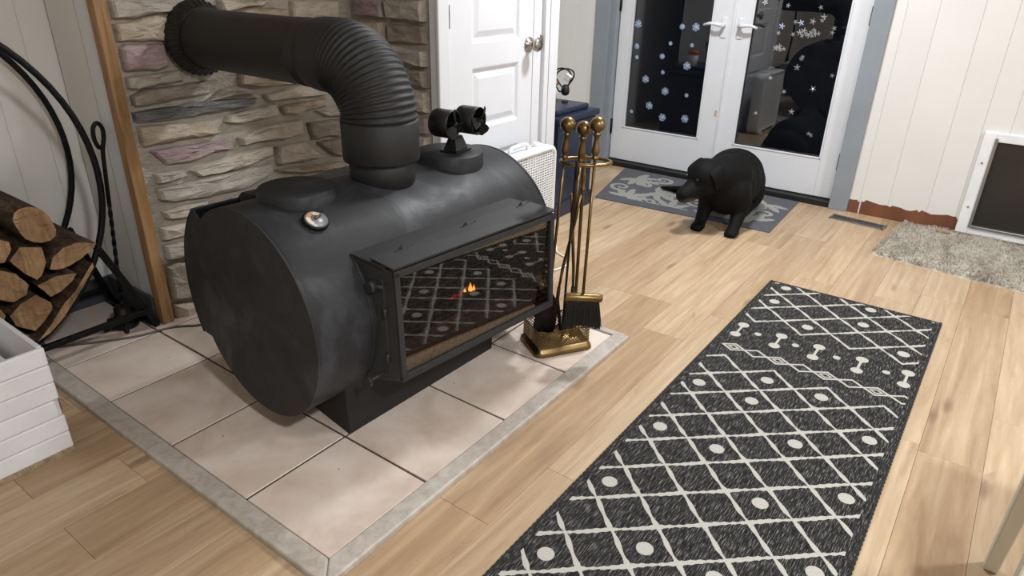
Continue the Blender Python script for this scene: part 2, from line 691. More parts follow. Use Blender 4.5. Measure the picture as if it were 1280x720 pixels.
struct(MB().box((-2.95, YF - 0.1, CEIL), (XR + 0.1, YB + 0.2, CEIL + 0.1)).build('ceiling', MT['ceil']))
struct(MB().box((XR, YF - 0.1, -0.012), (XR + 0.1, YB + 0.2, CEIL)).build('wall_right', MT['plain']))
struct(MB().box((-2.95, YF - 0.1, -0.012), (XR, YF, CEIL)).build('wall_front', MT['plain']))


def boards(wall, along, plane, edges, z0, z1, mat, face):
    """vertical tongue boards, each its own part. along: 'x' or 'y'; face: +1/-1 side the boards show."""
    for a, b in zip(edges[:-1], edges[1:]):
        m = MB()
        if along == 'x':
            m.box((a + 0.0002, min(plane, plane + face * 0.010), z0), (b - 0.0002, max(plane, plane + face * 0.010), z1))
        else:
            m.box((min(plane, plane + face * 0.010), a + 0.0002, z0), (max(plane, plane + face * 0.010), b - 0.0002, z1))
        m.build('panel_board', mat, wall, 0.0025, 1)


# recessed wall behind the log rack
wl = struct(MB().box((-2.95, YF, -0.012), (XW - 0.01, YC + 0.2, CEIL)).build('wall_left', MT['panel_grey']))
boards(wl, 'y', XW - 0.01, [-0.10, 0.06, 0.22, 0.40, 0.56, 0.74, 0.90, 1.02, YC - 0.002], 0.0, CEIL, MT['panel_grey'], 1)
# return of the chimney breast
wr = struct(MB().box((XW - 0.01, YC, -0.012), (XS - 0.022, YC + 0.20, CEIL)).build('wall_return', MT['panel_grey']))
MB().box((-2.60, YC - 0.012, 0.0), (-2.522, YC, CEIL)).build('casing_board', MT['white'], wr, 0.004)
MB().box((-2.515, YC - 0.016, 0.0), (-2.496, YC, CEIL)).build('casing_bead', MT['white'], wr, 0.004)
MB().box((-2.83, YC - 0.008, 0.0), (-2.61, YC, CEIL)).build('panel_board', MT['panel_grey'], wr, 0.003)
struct(MB().box((XW, YF, 0), (XW + 0.014, YC - 0.004, 0.115)).build('baseboard_left', MT['dgrey'], None, 0.003))
struct(MB().box((XW + 0.014, YC - 0.026, 0), (-2.50, YC - 0.012, 0.115)).build('baseboard_return', MT['dgrey'], None, 0.003))
# stained strip on the stone corner
m = MB()
ztop = CEIL
n = 26
for i in range(n):
    z0, z1 = ztop * i / n, ztop * (i + 1) / n
wv = [(-2.495, YC - 0.018), (-2.445, YC - 0.018), (-2.445, YC + 0.022), (-2.495, YC + 0.022)]
vs, fs = [], []
for i in range(n + 1):
    dx = 0.003 * noise.noise((0, 3, i * 0.6))
    dy = 0.006 * noise.noise((5, 1, i * 0.8))
    vs += [(-2.495, YC - 0.02, ztop * i / n), (-2.447 + dx, YC - 0.02, ztop * i / n), (-2.447 + dx, YC + 0.022 + dy, ztop * i / n), (-2.495, YC + 0.022 + dy, ztop * i / n)]
for i in range(n):
    for k in range(4):
        l = (k + 1) % 4
        fs.append((4 * i + k, 4 * i + l, 4 * i + 4 + l, 4 * i + 4 + k))
m.add(vs, fs)
struct(m.build('trim_1', MT['pine'], None, 0.004), 'stained wooden corner strip beside the stone wall')

# ------------------------------------------------------------------ stone walls
ws = struct(MB().box((-2.62, YC, -0.012), (XS - 0.010, YR + 0.1, CEIL)).build('wall_stone', MT['mortar']))
wq = struct(MB().box((XS - 0.022, YR + 0.011, -0.012), (XD - 0.04, YR + 0.1, CEIL)).build('wall_stone_return', MT['mortar']))


def stone(poly, M, mat, parent, depth=0.045, base=-0.02, seed=0):
    """irregular ledge stone: rounded relief on a polygon outline."""
    rnd = random.Random(seed)
    P = [Vector((a, b)) for a, b in poly]
    pts = []
    n = len(P)
    for i in range(n):
        a, b = P[i], P[(i + 1) % n]
        k = max(1, int((b - a).length / 0.028))
        for j in range(k):
            q = a.lerp(b, j / k)
            d = (b - a).normalized()
            nn = Vector((d.y, -d.x))
            if j:
                q = q + nn * 0.0045 * noise.noise((q.x * 40, q.y * 40, seed * 3.1))
            pts.append(q)
    c = sum(pts, Vector((0, 0))) / len(pts)
    n = len(pts)
    rings = []
    tilt = rnd.uniform(-0.10, 0.22)
    hgt = max(p.y for p in pts) - min(p.y for p in pts)
    for inset, d in ((0.0, base), (0.0, depth * 0.45), (0.004, depth * 0.80), (0.011, depth * 0.98)):
        ring = []
        for p in pts:
            v = c - p
            L = v.length
            q = p + v * min(0.5, inset / max(L, 1e-4))
            dz = d
            if d > 0:
                dz += depth * (0.22 * noise.noise((q.x * 14 + seed, q.y * 22, 0.5)) + 0.12 * noise.noise((q.x * 45, q.y * 60, seed)))
                dz += tilt * (q.y - c.y) * 0.5
            ring.append((q.x, q.y, dz))
        rings.append(ring)
    for fr in (0.45, 0.8):
        ring = []
        for p in pts:
            q = (p + (c - p) * 0.08).lerp(c, fr)
            dz = depth * (1.02 + 0.30 * noise.noise((q.x * 12 + seed, q.y * 26, 2.5)) + 0.14 * noise.noise((q.x * 40, q.y * 60, seed))) + tilt * (q.y - c.y) * 0.5
            ring.append((q.x, q.y, dz))
        rings.append(ring)
    vs = [M @ Vector(p) for r in rings for p in r] + [M @ Vector((c.x, c.y, depth * 1.02))]
    fs = []
    for r in range(len(rings) - 1):
        for i in range(n):
            j = (i + 1) % n
            fs.append((r * n + i, r * n + j, (r + 1) * n + j, (r + 1) * n + i))
    o = (len(rings) - 1) * n
    for i in range(n):
        fs.append((o + i, o + (i + 1) % n, len(vs) - 1))
    mb = MB().add(vs, fs, False)
    mb.build('stone', mat, parent)


PXS = [  # stones of the chimney breast, as outlines on the wall, with their colour
    ('grey', [(133, 0), (223, 0), (222, 14), (195, 17), (169, 23), (138, 23)]),
    ('tan', [(138, 31), (165, 28), (195, 19), (216, 20), (214, 51), (141, 53)]),
    ('purple', [(152, 61), (158, 56), (206, 55), (214, 82), (200, 89), (158, 89)]),
    ('grey', [(160, 97), (227, 88), (231, 99), (200, 106), (168, 112), (162, 111)]),
    ('brown', [(166, 121), (182, 113), (274, 100), (270, 112), (240, 121), (210, 128), (169, 132)]),
    ('dark', [(168, 142), (215, 134), (270, 126), (323, 123), (320, 130), (290, 137), (240, 147), (171, 153)]),
    ('tan', [(174, 159), (260, 152), (278, 165), (234, 174), (180, 183)]),
    ('purple', [(190, 190), (288, 175), (293, 185), (271, 188), (245, 201), (209, 206)]),
    ('grey', [(195, 219), (231, 213), (235, 219), (215, 228), (198, 230)]),
    ('beige', [(240, 214), (296, 194), (341, 182), (342, 192), (320, 203), (298, 213), (250, 221)]),
    ('grey', [(198, 238), (252, 225), (320, 209), (341, 204), (343, 215), (310, 235), (260, 247), (216, 252), (201, 250)]),
    ('beige', [(283, 153), (286, 145), (346, 130), (350, 142), (325, 150), (300, 155)]),
    ('tan', [(301, 92), (374, 97), (378, 103), (338, 110), (314, 107), (301, 105)]),
    ('beige', [(332, 119), (379, 106), (409, 116), (374, 123), (336, 126)]),
    ('tan', [(353, 133), (410, 123), (412, 131), (392, 137), (374, 144), (357, 143)]),
    ('beige', [(396, 139), (430, 133), (429, 145), (409, 146)]),
    ('beige', [(300, 173), (331, 158), (378, 149), (381, 166), (361, 173), (318, 178), (304, 182)]),
    ('brown', [(387, 154), (430, 149), (430, 169), (393, 174)]),
    ('beige', [(347, 184), (383, 177), (405, 196), (385, 203), (349, 206)]),
    ('brown', [(399, 178), (430, 173), (432, 195), (419, 195)]),
    ('tan', [(347, 213), (438, 201), (439, 207), (400, 214), (380, 216)]),
    ('beige', [(204, 266), (241, 256), (262, 252), (258, 270), (229, 274), (209, 274)]),
    ('beige', [(202, 286), (226, 280), (252, 276), (250, 296), (222, 299), (205, 301)]),
    ('grey', [(206, 308), (222, 305), (252, 300), (252, 320), (221, 324), (210, 325)]),
    ('grey', [(211, 335), (223, 328), (258, 330), (262, 370), (229, 375), (217, 375)]),
    ('beige', [(219, 382), (232, 379), (262, 376), (266, 398), (238, 399), (223, 400)]),
    ('beige', [(274, 0), (338, 0), (330, 6), (302, 11), (279, 15)]),
    ('tan', [(293, 18), (319, 9), (361, 11), (363, 24), (302, 25)]),
    ('beige', [(365, 1), (424, 1), (425, 22), (395, 26), (367, 21)]),
    ('brown', [(258, 128), (280, 112), (296, 108), (322, 112), (322, 117), (290, 120)]),
    ('beige', [(238, 185), (243, 186), (243, 187)]),
]
FY = frame_yz(XS - 0.022, 1)
boxes = []
for i, (kind, poly) in enumerate(PXS[:-1]):
    q = [onx(a, b, XS + 0.015) for a, b in poly]
    q = [(max(YC + 0.04, p[1]), p[2]) for p in q]
    q = q[::-1]
    stone(q, FY, STONES[kind], ws, 0.045, -0.01, i + 1)
    ys, zs = [p[0] for p in q], [p[1] for p in q]
    boxes.append((min(ys), max(ys), min(zs), max(zs)))


def fill(y0, y1, z0, z1, M, parent, seed, avoid=(), lo=0.055, hi=0.105):
    rnd = random.Random(seed)
    z = z0
    k = 0
    while z < z1 - 0.02:
        h = min(rnd.uniform(lo, hi), z1 - z)
        y = y0
        while y < y1 - 0.01:
            L = rnd.uniform(0.12, 0.32)
            if y1 - y - L < 0.09:
                L = y1 - y
            a, b, c, d = y + 0.005, y + L - 0.005, z + 0.005, z + h - 0.005
            y += L
            if any(a < e[1] - 0.006 and b > e[0] + 0.006 and c < e[3] - 0.006 and d > e[2] + 0.006 for e in avoid):
                continue
            j = lambda s: rnd.uniform(-s, s)
            poly = [(a + abs(j(.006)), c + abs(j(.010))), ((a + b) / 2 + j(.02), c + abs(j(.007))), (b - abs(j(.006)), c + abs(j(.008))),
                    (b - abs(j(.012)), d - abs(j(.010))), ((a + b) / 2 + j(.03), d - abs(j(.007))), (a + abs(j(.012)), d - abs(j(.010)))]
            kind = rnd.choice(['beige', 'grey', 'tan', 'beige', 'brown', 'grey', 'purple'])
            k += 1
            stone(poly, M, STONES[kind], parent, rnd.uniform(0.036, 0.052), -0.01, seed * 100 + k)
        z += h


fill(YC + 0.04, YR + 0.02, 1.225, CEIL, FY, ws, 5)
fill(1.46, YR + 0.02, 0.0, 0.62, FY, ws, 6, boxes)
FX = frame_xz(YR + 0.022, -1)
fill(XS + 0.03, XD - 0.055, 0.0, CEIL, FX, wq, 9, lo=0.07, hi=0.11)

# ------------------------------------------------------------------ hearth
HZ = 0.012
hearth = thing('hearth', 'cream tiled hearth pad with weathered grey wood border under the stove', 'hearth', (-1.7, 1.4, 0))
MB().box((XW, 0.70, -0.012), (XS - 0.03, YC, HZ - 0.003)).box((XS - 0.03, 0.70, -0.012), (-1.02, 2.13, HZ - 0.003)).build('grout_bed', MT['grout'], hearth)
gx = [-1.042, -1.372, -1.734, -2.094, -2.414, -2.838]
gy = [0.722, 1.062, 1.420, 1.772, 2.108]
for i in range(5):
    for j in range(4):
        xa, xb, ya, yb = gx[i + 1], gx[i], gy[j], gy[j + 1]
        if i == 4:
            if j > 0:
                if j > 1:
                    xa = XS - 0.02
                else:
                    xa = XS - 0.02
            if j == 0:
                pass
        if xb - xa < 0.02:
            continue
        MB().box((xa + 0.0038, ya + 0.0038, -0.002), (xb - 0.0038, yb - 0.0038, HZ)).build('tile', MT['tile'], hearth, 0.0015, 1)
MB().box((XW + 0.016, 1.068, -0.002), (XS - 0.03, YC - 0.03, HZ)).build('tile', MT['tile'], hearth, 0.0015, 1)


def border(poly):
    n = len(poly)
    m = MB()
    m.prism(poly, Matrix.Identity(4), -0.004, HZ + 0.007)
    return m.build('border_board', MT['greywood'], hearth, 0.006, 3)


BO = 0.058
border([(-1.042, 0.722), (-1.042 + BO, 0.722 - BO), (-1.042 + BO, 2.108 + 0.03), (-1.042, 2.108)])
border([(-1.042, 0.722), (-2.838, 0.722), (-2.838, 0.722 - BO), (-1.042 + BO, 0.722 - BO)])
border([(-1.042, 2.108), (-1.042 + BO, 2.108 + 0.03), (-1.96, 2.138), (-1.96, 2.108)])

# ------------------------------------------------------------------ closet wall with the white panel door
wc = struct(MB().box((-2.49, YR + 0.1, -0.012), (XD - 0.04, YE, CEIL)).box((XD - 0.04, 2.235, 2.06), (XD, YE, CEIL)).box((XD - 0.04, YR, -0.012), (XD - 0.006, 2.235, CEIL)).build('wall_closet', MT['white']))
struct(MB().box((XD - 0.006, YR - 0.005, 0), (XD + 0.012, 2.233, 2.12)).build('trim_2', MT['white'], None, 0.005))
t3 = struct(MB().box((XD - 0.04, 2.862, 0), (XD - 0.008, 2.93, 2.12)).build('trim_3', MT['white'], None, 0.004))
MB().box((XD - 0.04, 2.93, 0), (XD + 0.014, YE, 2.12)).build('casing', MT['white'], t3, 0.006)
MB().box((XD + 0.014, 2.965, 0), (XD + 0.020, 3.03, 2.12)).build('casing_bead', MT['white'], t3, 0.004)


def ringface(y0, y1, z0, z1, X, steps):
    """moulded rectangular panel facing +X: steps = [(inset, depth)...]"""
    vs, fs = [], []
    for i, (ins, d) in enumerate(steps):
        vs += [(X + d, y0 + ins, z0 + ins), (X + d, y1 - ins, z0 + ins), (X + d, y1 - ins, z1 - ins), (X + d, y0 + ins, z1 - ins)]
        if i:
            for k in range(4):
                l = (k + 1) % 4
                fs.append((4 * i - 4 + k, 4 * i - 4 + l, 4 * i + l, 4 * i + k))
    k = 4 * (len(steps) - 1)
    fs.append((k, k + 1, k + 2, k + 3))
    return vs, fs


XL = XD - 0.006
d1 = struct(MB().box((XL - 0.034, 2.243, 0.012), (XL - 0.012, 2.852, 2.03)).build('door_1', MT['white']), 'white panelled closet door with round nickel knob')
py0, py1 = 2.395, 2.745
pz = [(0.10, 0.50), (0.615, 0.885), (0.985, 1.45), (1.55, 1.90)]
MB().box((XL - 0.012, 2.243, 0.012), (XL, py0, 2.03)).build('stile', MT['white'], d1)
MB().box((XL - 0.012, py1, 0.012), (XL, 2.852, 2.03)).build('stile', MT['white'], d1)
zz = [0.012] + [v for a in pz for v in a] + [2.03]
for i in range(0, len(zz), 2):
    MB().box((XL - 0.012, py0, zz[i]), (XL, py1, zz[i + 1])).build('rail', MT['white'], d1)
for a, b in pz:
    vs, fs = ringface(py0, py1, a, b, XL, [(0, 0), (0.006, -0.002), (0.016, -0.011), (0.024, -0.0115), (0.05, -0.004)])
    MB().add(vs, fs).build('panel', MT['white'], d1)


def knob(y, z, X, parent):
    M = Matrix.Translation((X, y, z)) @ Matrix.Rotation(PI / 2, 4, 'Y')
    k = MB().lathe([(0.0, 0.0), (0.034, 0.0), (0.034, 0.006), (0.016, 0.012), (0.012, 0.028), (0.018, 0.034), (0.028, 0.042), (0.030, 0.054), (0.024, 0.064), (0.0001, 0.068)], M, 28)
    return k.build('door_knob', MT['nickel'], parent)


knob(2.818, 0.955, XL, d1)
MB().lathe([(0.030, 0), (0.030, 0.004), (0.024, 0.007), (0.001, 0.007)], Matrix.Translation((XD - 0.008, 2.915, 0.962)) @ Matrix.Rotation(PI / 2, 4, 'Y'), 24).build('round_plate', MT['nickel'], t3)
for z in (1.10, 0.25, 1.85):
    MB().cyl((XL + 0.006, 2.240, z - 0.045), (XL + 0.006, 2.240, z + 0.045), 0.006, 12).build('hinge', MT['black'], d1)

# ------------------------------------------------------------------ back wall, french doors, pet door
XA, XB_ = -2.335, -0.795
wb = MB()
wb.box((-2.95, YB + 0.01, -0.012), (XA - 0.06, YB + 0.16, CEIL))
wb.box((XB_ + 0.02, YB + 0.01, -0.012), (XR + 0.1, YB + 0.16, CEIL))
wb.box((XA - 0.06, YB + 0.01, 2.08), (XB_ + 0.02, YB + 0.16, CEIL))
wb = struct(wb.build('wall_back', MT['plain']))
boards(wb, 'x', YB + 0.01, [-2.95, -2.85, -2.748, -2.645, -2.54, -2.44], 0, CEIL, MT['panel_grey'], -1)
boards(wb, 'x', YB + 0.01, [-0.70, -0.632, -0.482, -0.2855, -0.1443, -0.0223, 0.14, 0.30, 0.46, 0.62, 0.78], 0, CEIL, MT['panel'], -1)
struct(MB().box((-2.95, YC + 0.2, -0.012), (-2.86, YB + 0.1, CEIL)).build('wall_alcove', MT['panel_grey']))
# strip of bare brown board where a baseboard was taken off
rnd = random.Random(3)
top = []
x = -0.688
while x < -0.13:
    top.append((x, 0.078 + 0.022 * noise.noise((x * 9, 0, 1)) + 0.009 * rnd.uniform(-1, 1)))
    x += rnd.uniform(0.008, 0.03)
for a, b in (((-0.688, -0.630)), (-0.622, -0.128)):
    tp = [p for p in top if a <= p[0] <= b]
    poly = [(a, 0.0), (b, 0.0), (b, 0.07)] + tp[::-1] + [(a, 0.075)]
    MB().prism(poly, frame_xz(YB - 0.0005, -1), -0.006, 0.0015).build('bare_strip', MT['brownbare'], wb)
# grey casings
tl = struct(MB().box((-2.485, YB - 0.018, 0), (-2.385, YB + 0.012, 2.17)).build('trim_4', MT['grey'], None, 0.003))
MB().box((-2.385, YB + 0.004, 0), (XA - 0.006, YB + 0.15, 2.09)).build('jamb', MT['grey'], tl)
tr = struct(MB().box((-0.792, YB - 0.018, 0), (-0.690, YB + 0.012, 2.17)).build('trim_5', MT['grey'], None, 0.003))
struct(MB().box((-2.485, YB - 0.02, 2.07), (-0.690, YB + 0.010, 2.17)).build('trim_6', MT['grey'], None, 0.003))
struct(MB().box((XA - 0.01, YB - 0.004, -0.005), (XB_ + 0.01, YB + 0.16, 0.034)).build('trim_7', MT['rubber'], None, 0.004), 'black door threshold')
DY = YB + 0.052


def french(name, xa, xb, ga, gb, label, hinge_x, lev_x, lev_dir):
    z0, z1, g0, g1 = 0.040, 2.06, 0.268, 1.90
    d = struct(MB().box((xa, DY, z0), (ga, DY + 0.042, z1)).build(name, MT['white'], None, 0.003), label)
    MB().box((gb, DY, z0), (xb, DY + 0.042, z1)).build('stile', MT['white'], d, 0.003)
    MB().box((ga, DY, z0), (gb, DY + 0.042, g0)).build('rail', MT['white'], d, 0.002)
    MB().box((ga, DY, g1), (gb, DY + 0.042, z1)).build('rail', MT['white'], d, 0.002)
    MB().box((ga, DY + 0.018, g0), (gb, DY + 0.024, g1)).build('pane', MT['pane'], d)
    b = MB()
    s = 0.010
    b.box((ga, DY - 0.004, g0), (gb, DY + 0.006, g0 + s)).box((ga, DY - 0.004, g1 - s), (gb, DY + 0.006, g1))
    b.box((ga, DY - 0.004, g0), (ga + s, DY + 0.006, g1)).box((gb - s, DY - 0.004, g0), (gb, DY + 0.006, g1))
    b.build('glazing_bead', MT['white'], d, 0.002)
    for z in (0.27, 1.08, 1.86):
        MB().cyl((hinge_x, DY - 0.006, z - 0.05), (hinge_x, DY - 0.006, z + 0.05), 0.008, 12).build('hinge', MT['black'], d)
    # lever with rose and cylinder plate
    z = 0.985
    lv = MB()
    lv.cyl((lev_x, DY, z), (lev_x, DY - 0.05, z), 0.012, 14)
    pth = [(lev_x, DY - 0.046, z), (lev_x + lev_dir * 0.03, DY - 0.055, z + 0.004), (lev_x + lev_dir * 0.075, DY - 0.055, z + 0.008), (lev_x + lev_dir * 0.115, DY - 0.05, z - 0.004)]
    lv.tube(pth, [0.012, 0.011, 0.009, 0.007], 12)
    l_ = lv.build('lever', MT['white'], d)
    pl = MB().box((lev_x - 0.018, DY - 0.007, z - 0.075), (lev_x + 0.018, DY, z + 0.045))
    pl.build('lever_plate', MT['white'], d, 0.004)
    return d


fr1 = french('door_2', XA, -1.568, -2.247, -1.690, 'white french door with blue snowflake clings', XA + 0.0, -1.615, -1)
fr2 = french('door_3', -1.560, XB_, -1.453, -0.905, 'white french door with silver gem clings', XB_ - 0.004, -1.512, 1)
MB().box((-1.566, DY - 0.010, 0.04), (-1.548, DY + 0.002, 2.06)).build('astragal', MT['white'], fr2, 0.003)
MB().box((-1.600, DY - 0.0012, 0.43), (-1.584, DY, 0.47)).build('worn_patch', simple('chipped_paint', (176, 140, 108), (200, 180, 160), 0.8, scale=60), fr1)

# pet door set in the boards
pd = struct(MB().box((-0.128, YB - 0.022, 0.012), (-0.072, YB + 0.004, 0.56)).build('door_4', MT['whitepl'], None, 0.004), 'white framed pet door with dark flap')
MB().box((0.325, YB - 0.022, 0.012), (0.378, YB + 0.004, 0.56)).build('frame_side', MT['whitepl'], pd, 0.004)
MB().box((-0.072, YB - 0.022, 0.515), (0.325, YB + 0.004, 0.56)).build('frame_top', MT['whitepl'], pd, 0.004)
MB().box((-0.072, YB - 0.022, 0.012), (0.325, YB + 0.004, 0.052)).build('frame_bottom', MT['whitepl'], pd, 0.004)
MB().box((-0.072, YB - 0.012, 0.052), (0.325, YB - 0.004, 0.515)).build('flap', MT['flap'], pd, 0.002)
MB().box((-0.074, YB - 0.030, 0.052), (-0.060, YB - 0.012, 0.535)).build('slide_channel', MT['alu'], pd, 0.002)
MB().box((-0.066, YB - 0.032, 0.050), (0.325, YB - 0.012, 0.064)).build('flap_rail', MT['alu'], pd, 0.003)
for z in (0.16, 0.40):
    MB().cyl((-0.100, YB - 0.026, z), (-0.100, YB - 0.02, z), 0.005, 10).build('screw', MT['alu'], pd)

# ------------------------------------------------------------------ stove
AR = math.radians(-3.5)
stove = thing('barrel_stove', 'black steel barrel wood stove with wide glass front on the tiled hearth', 'stove', (0, 0, 0), AR)
stove.location = (0, 0, 0)
MS = Rz(AR)


def sw(u, v, z):
    return MS @ Vector((u, v, z))


UC, ZC, RB, V0, V1 = -1.648, 0.391, 0.310, 0.857, 1.85
AXI = Matrix(((1, 0, 0, UC), (0, 0, 1, 0), (0, -1, 0, ZC), (0, 0, 0, 1)))  # lathe z -> +v


# barrel shell with an opening to the firebox at the front
def barrel():
    m = MB()
    prof_v = [V0, V0 + 0.004, V0 + 0.012] + [V0 + 0.012 + (V1 - V0 - 0.024) * i / 20 for i in range(1, 20)] + [V1 - 0.012, V1 - 0.004, V1]
    rr = [RB - 0.004, RB - 0.001] + [RB] * (len(prof_v) - 4) + [RB - 0.001, RB - 0.004]
    seg = 72
    vs = []
    for v, r in zip(prof_v, rr):
        for i in range(seg):
            a = 2 * PI * i / seg
            vs.append(sw(UC + r * math.cos(a), v, ZC + r * math.sin(a)))
    fs = []
    for j in range(len(prof_v) - 1):
        vm = (prof_v[j] + prof_v[j + 1]) / 2
        for i in range(seg):
            k = (i + 1) % seg
            a = 2 * PI * (i + 0.5) / seg
            z = ZC + RB * math.sin(a)
            if math.cos(a) > 0 and 1.10 < vm < 1.68 and 0.24 < z < 0.545:
                continue
            fs.append((j * seg + i, j * seg + k, (j + 1) * seg + k, (j + 1) * seg + i))
    m.add(vs, fs, True)
    return m


barrel().build('body', MT['steel'], stove)
# rear heat jacket: curved sheet behind the drum, open slot at its top
JR, a0, a1 = RB + 0.045, math.radians(133), math.radians(208)
m = MB()
N = 26
vs, fs = [], []
for v in (V0 - 0.004, V1 + 0.004):
    for i in range(N + 1):
        a = a0 + (a1 - a0) * i / N
        for r in (JR, JR - 0.004):
            vs.append(sw(UC + r * math.cos(a), v, ZC + r * math.sin(a)))
n2 = 2 * (N + 1)
for i in range(N):
    fs += [(2 * i, 2 * i + 2, n2 + 2 * i + 2, n2 + 2 * i), (2 * i + 1, 2 * i + 3, n2 + 2 * i + 3, n2 + 2 * i + 1)]
fs += [(0, 1, n2 + 1, n2), (2 * N, 2 * N + 1, n2 + 2 * N + 1, n2 + 2 * N)]
m.add(vs, fs, True)
m.build('rear_jacket', MT['steel'], stove)
# flat end plates whose outline takes in the jacket, with a notch at its top
for v, d in ((V0 - 0.003, 0.006), (V1 - 0.003, 0.006)):
    poly = []
    for i in range(90):
        a = -PI + 2 * PI * i / 90
        an = a % (2 * PI)
        if a0 <= an <= a1:
            continue
        poly.append((an if an > a1 else an + 2 * PI, RB))
    poly.sort()
    outl = [(UC + r * math.cos(a), ZC + r * math.sin(a)) for a, r in poly]
    outl += [(UC + RB * math.cos(a0 - 0.02), ZC + RB * math.sin(a0 - 0.02))]
    outl += [(UC + JR * math.cos(a0 + (a1 - a0) * i / N), ZC + JR * math.sin(a0 + (a1 - a0) * i / N)) for i in range(N)]
    outl += [(UC + (RB + 0.035) * math.cos(a1), ZC + (RB + 0.035) * math.sin(a1))]
    M = Matrix(((1, 0, 0, 0), (0, 0, 1, v), (0, 1, 0, 0), (0, 0, 0, 1)))
    MB().prism(outl, MS @ M, 0, d).build('end_plate', MT['steel'], stove, 0.0025)
# plate closing the slot beyond the first cover
m = MB()
pts = [(UC + r * math.cos(a), ZC + r * math.sin(a)) for r, a in ((JR, a0), (JR, math.radians(128)), (RB + 0.002, math.radians(112)), (RB - 0.01, math.radians(112)), (RB - 0.01, a0))]
m.prism(pts, MS @ Matrix(((1, 0, 0, 0), (0, 0, 1, 0), (0, 1, 0, 0), (0, 0, 0, 1))), 1.0, V1)
m.build('jacket_cap', MT['steel'], stove)

# three round collars on top
ZT = ZC + RB
CU = UC + 0.020
for cu_, v, r, h in ((UC - 0.004, 1.048, 0.108, 0.022), (CU, 1.635, 0.115, 0.024)):
    M = MS @ Matrix.Translation((cu_, v, ZT - 0.04))
    MB().lathe([(r, 0), (r, 0.04 + h - 0.005), (r - 0.004, 0.04 + h), (0.001, 0.04 + h)], M, 56, cap0=False).build('round_cover', MT['steel'], stove, 0.0)
PV = 1.342
M = MS @ Matrix.Translation((CU, PV, ZT - 0.05))
MB().lathe([(0.100, 0), (0.100, 0.135)], M, 48).build('flue_collar', MT['steel2'], stove)

# firebox housing on the front
FU, ZB0, ZB1 = -1.262, 0.234, 0.568
LEAN = 0.010
VL_b, VL_f, VR_f, VR_b = 1.035, 1.066, 1.735, 1.69
m = MB()


def lean(p):
    u, v, z = p
    if u > FU - 0.06:
        u -= LEAN * (z - ZB0) / (ZB1 - ZB0)
        u += (v - 1.36) * 0.034
    return sw(u, v, z)


def hexa(m, pts):
    m.add([lean(p) for p in pts], [(0, 3, 2, 1), (4, 5, 6, 7), (0, 1, 5, 4), (1, 2, 6, 5), (2, 3, 7, 6), (3, 0, 4, 7)])
    return m


t_ = 0.012
UBK = -1.42
MB_l = hexa(MB(), [(UBK, VL_b, 0.20), (FU, VL_f, ZB0), (FU, VL_f + t_, ZB0), (UBK, VL_b + t_, 0.20), (UBK, VL_b, 0.590), (FU, VL_f, ZB1), (FU, VL_f + t_, ZB1), (UBK, VL_b + t_, 0.590)])
MB_l.build('housing_side', MT['steelflat'], stove)
hexa(MB(), [(UBK, VR_b - t_, 0.20), (FU, VR_f - t_, ZB0), (FU, VR_f, ZB0), (UBK, VR_b, 0.20), (UBK, VR_b - t_, 0.590), (FU, VR_f - t_, ZB1), (FU, VR_f, ZB1), (UBK, VR_b, 0.590)]).build('housing_side', MT['steelflat'], stove)
hexa(MB(), [(UBK, VL_b, 0.195), (FU, VL_f, ZB0 - 0.003), (FU, VR_f, ZB0 - 0.003), (UBK, VR_b, 0.195), (UBK, VL_b, 0.207), (FU, VL_f, ZB0 + 0.009), (FU, VR_f, ZB0 + 0.009), (UBK, VR_b, 0.207)]).build('housing_floor', MT['steelflat'], stove)
# top plate in two lapped sheets
hexa(MB(), [(UBK - 0.012, VL_b - 0.004, 0.588), (FU - 0.02, VL_f - 0.012, 0.571), (FU - 0.02, VR_f - 0.004, 0.571), (UBK - 0.012, VR_b, 0.588), (UBK - 0.012, VL_b - 0.004, 0.594), (FU - 0.02, VL_f - 0.012, 0.578), (FU - 0.02, VR_f - 0.004, 0.578), (UBK - 0.012, VR_b, 0.594)]).build('top_plate', MT['steelflat'], stove)
hexa(MB(), [(FU - 0.085, VL_f - 0.018, 0.590), (FU + 0.012, VL_f - 0.004, 0.573), (FU + 0.012, VR_f + 0.004, 0.573), (FU - 0.085, VR_f - 0.03, 0.590), (FU - 0.085, VL_f - 0.018, 0.594), (FU + 0.012, VL_f - 0.004, 0.578), (FU + 0.012, VR_f + 0.004, 0.578), (FU - 0.085, VR_f - 0.03, 0.594)]).build('top_plate', MT['steelflat'], stove)
# bent sheet-metal tabs standing on the top plate
for v in (1.145, 1.40, 1.66):
    tb = MB()
    tb.prism([(0, 0), (0.030, 0), (0.022, 0.016), (0.010, 0.007)], MS @ Matrix(((0.15, 0, 1, FU - 0.075), (1, 0, 0, v - 0.02), (0, 1, 0, 0.587), (0, 0, 0, 1))), 0, 0.0015)
    tb.tube([sw(FU - 0.07, v - 0.026, 0.5915), sw(FU - 0.064, v, 0.590), sw(FU - 0.075, v + 0.05, 0.594)], 0.0015, 6)
    tb.build('bent_tab', MT['steelflat'], stove)
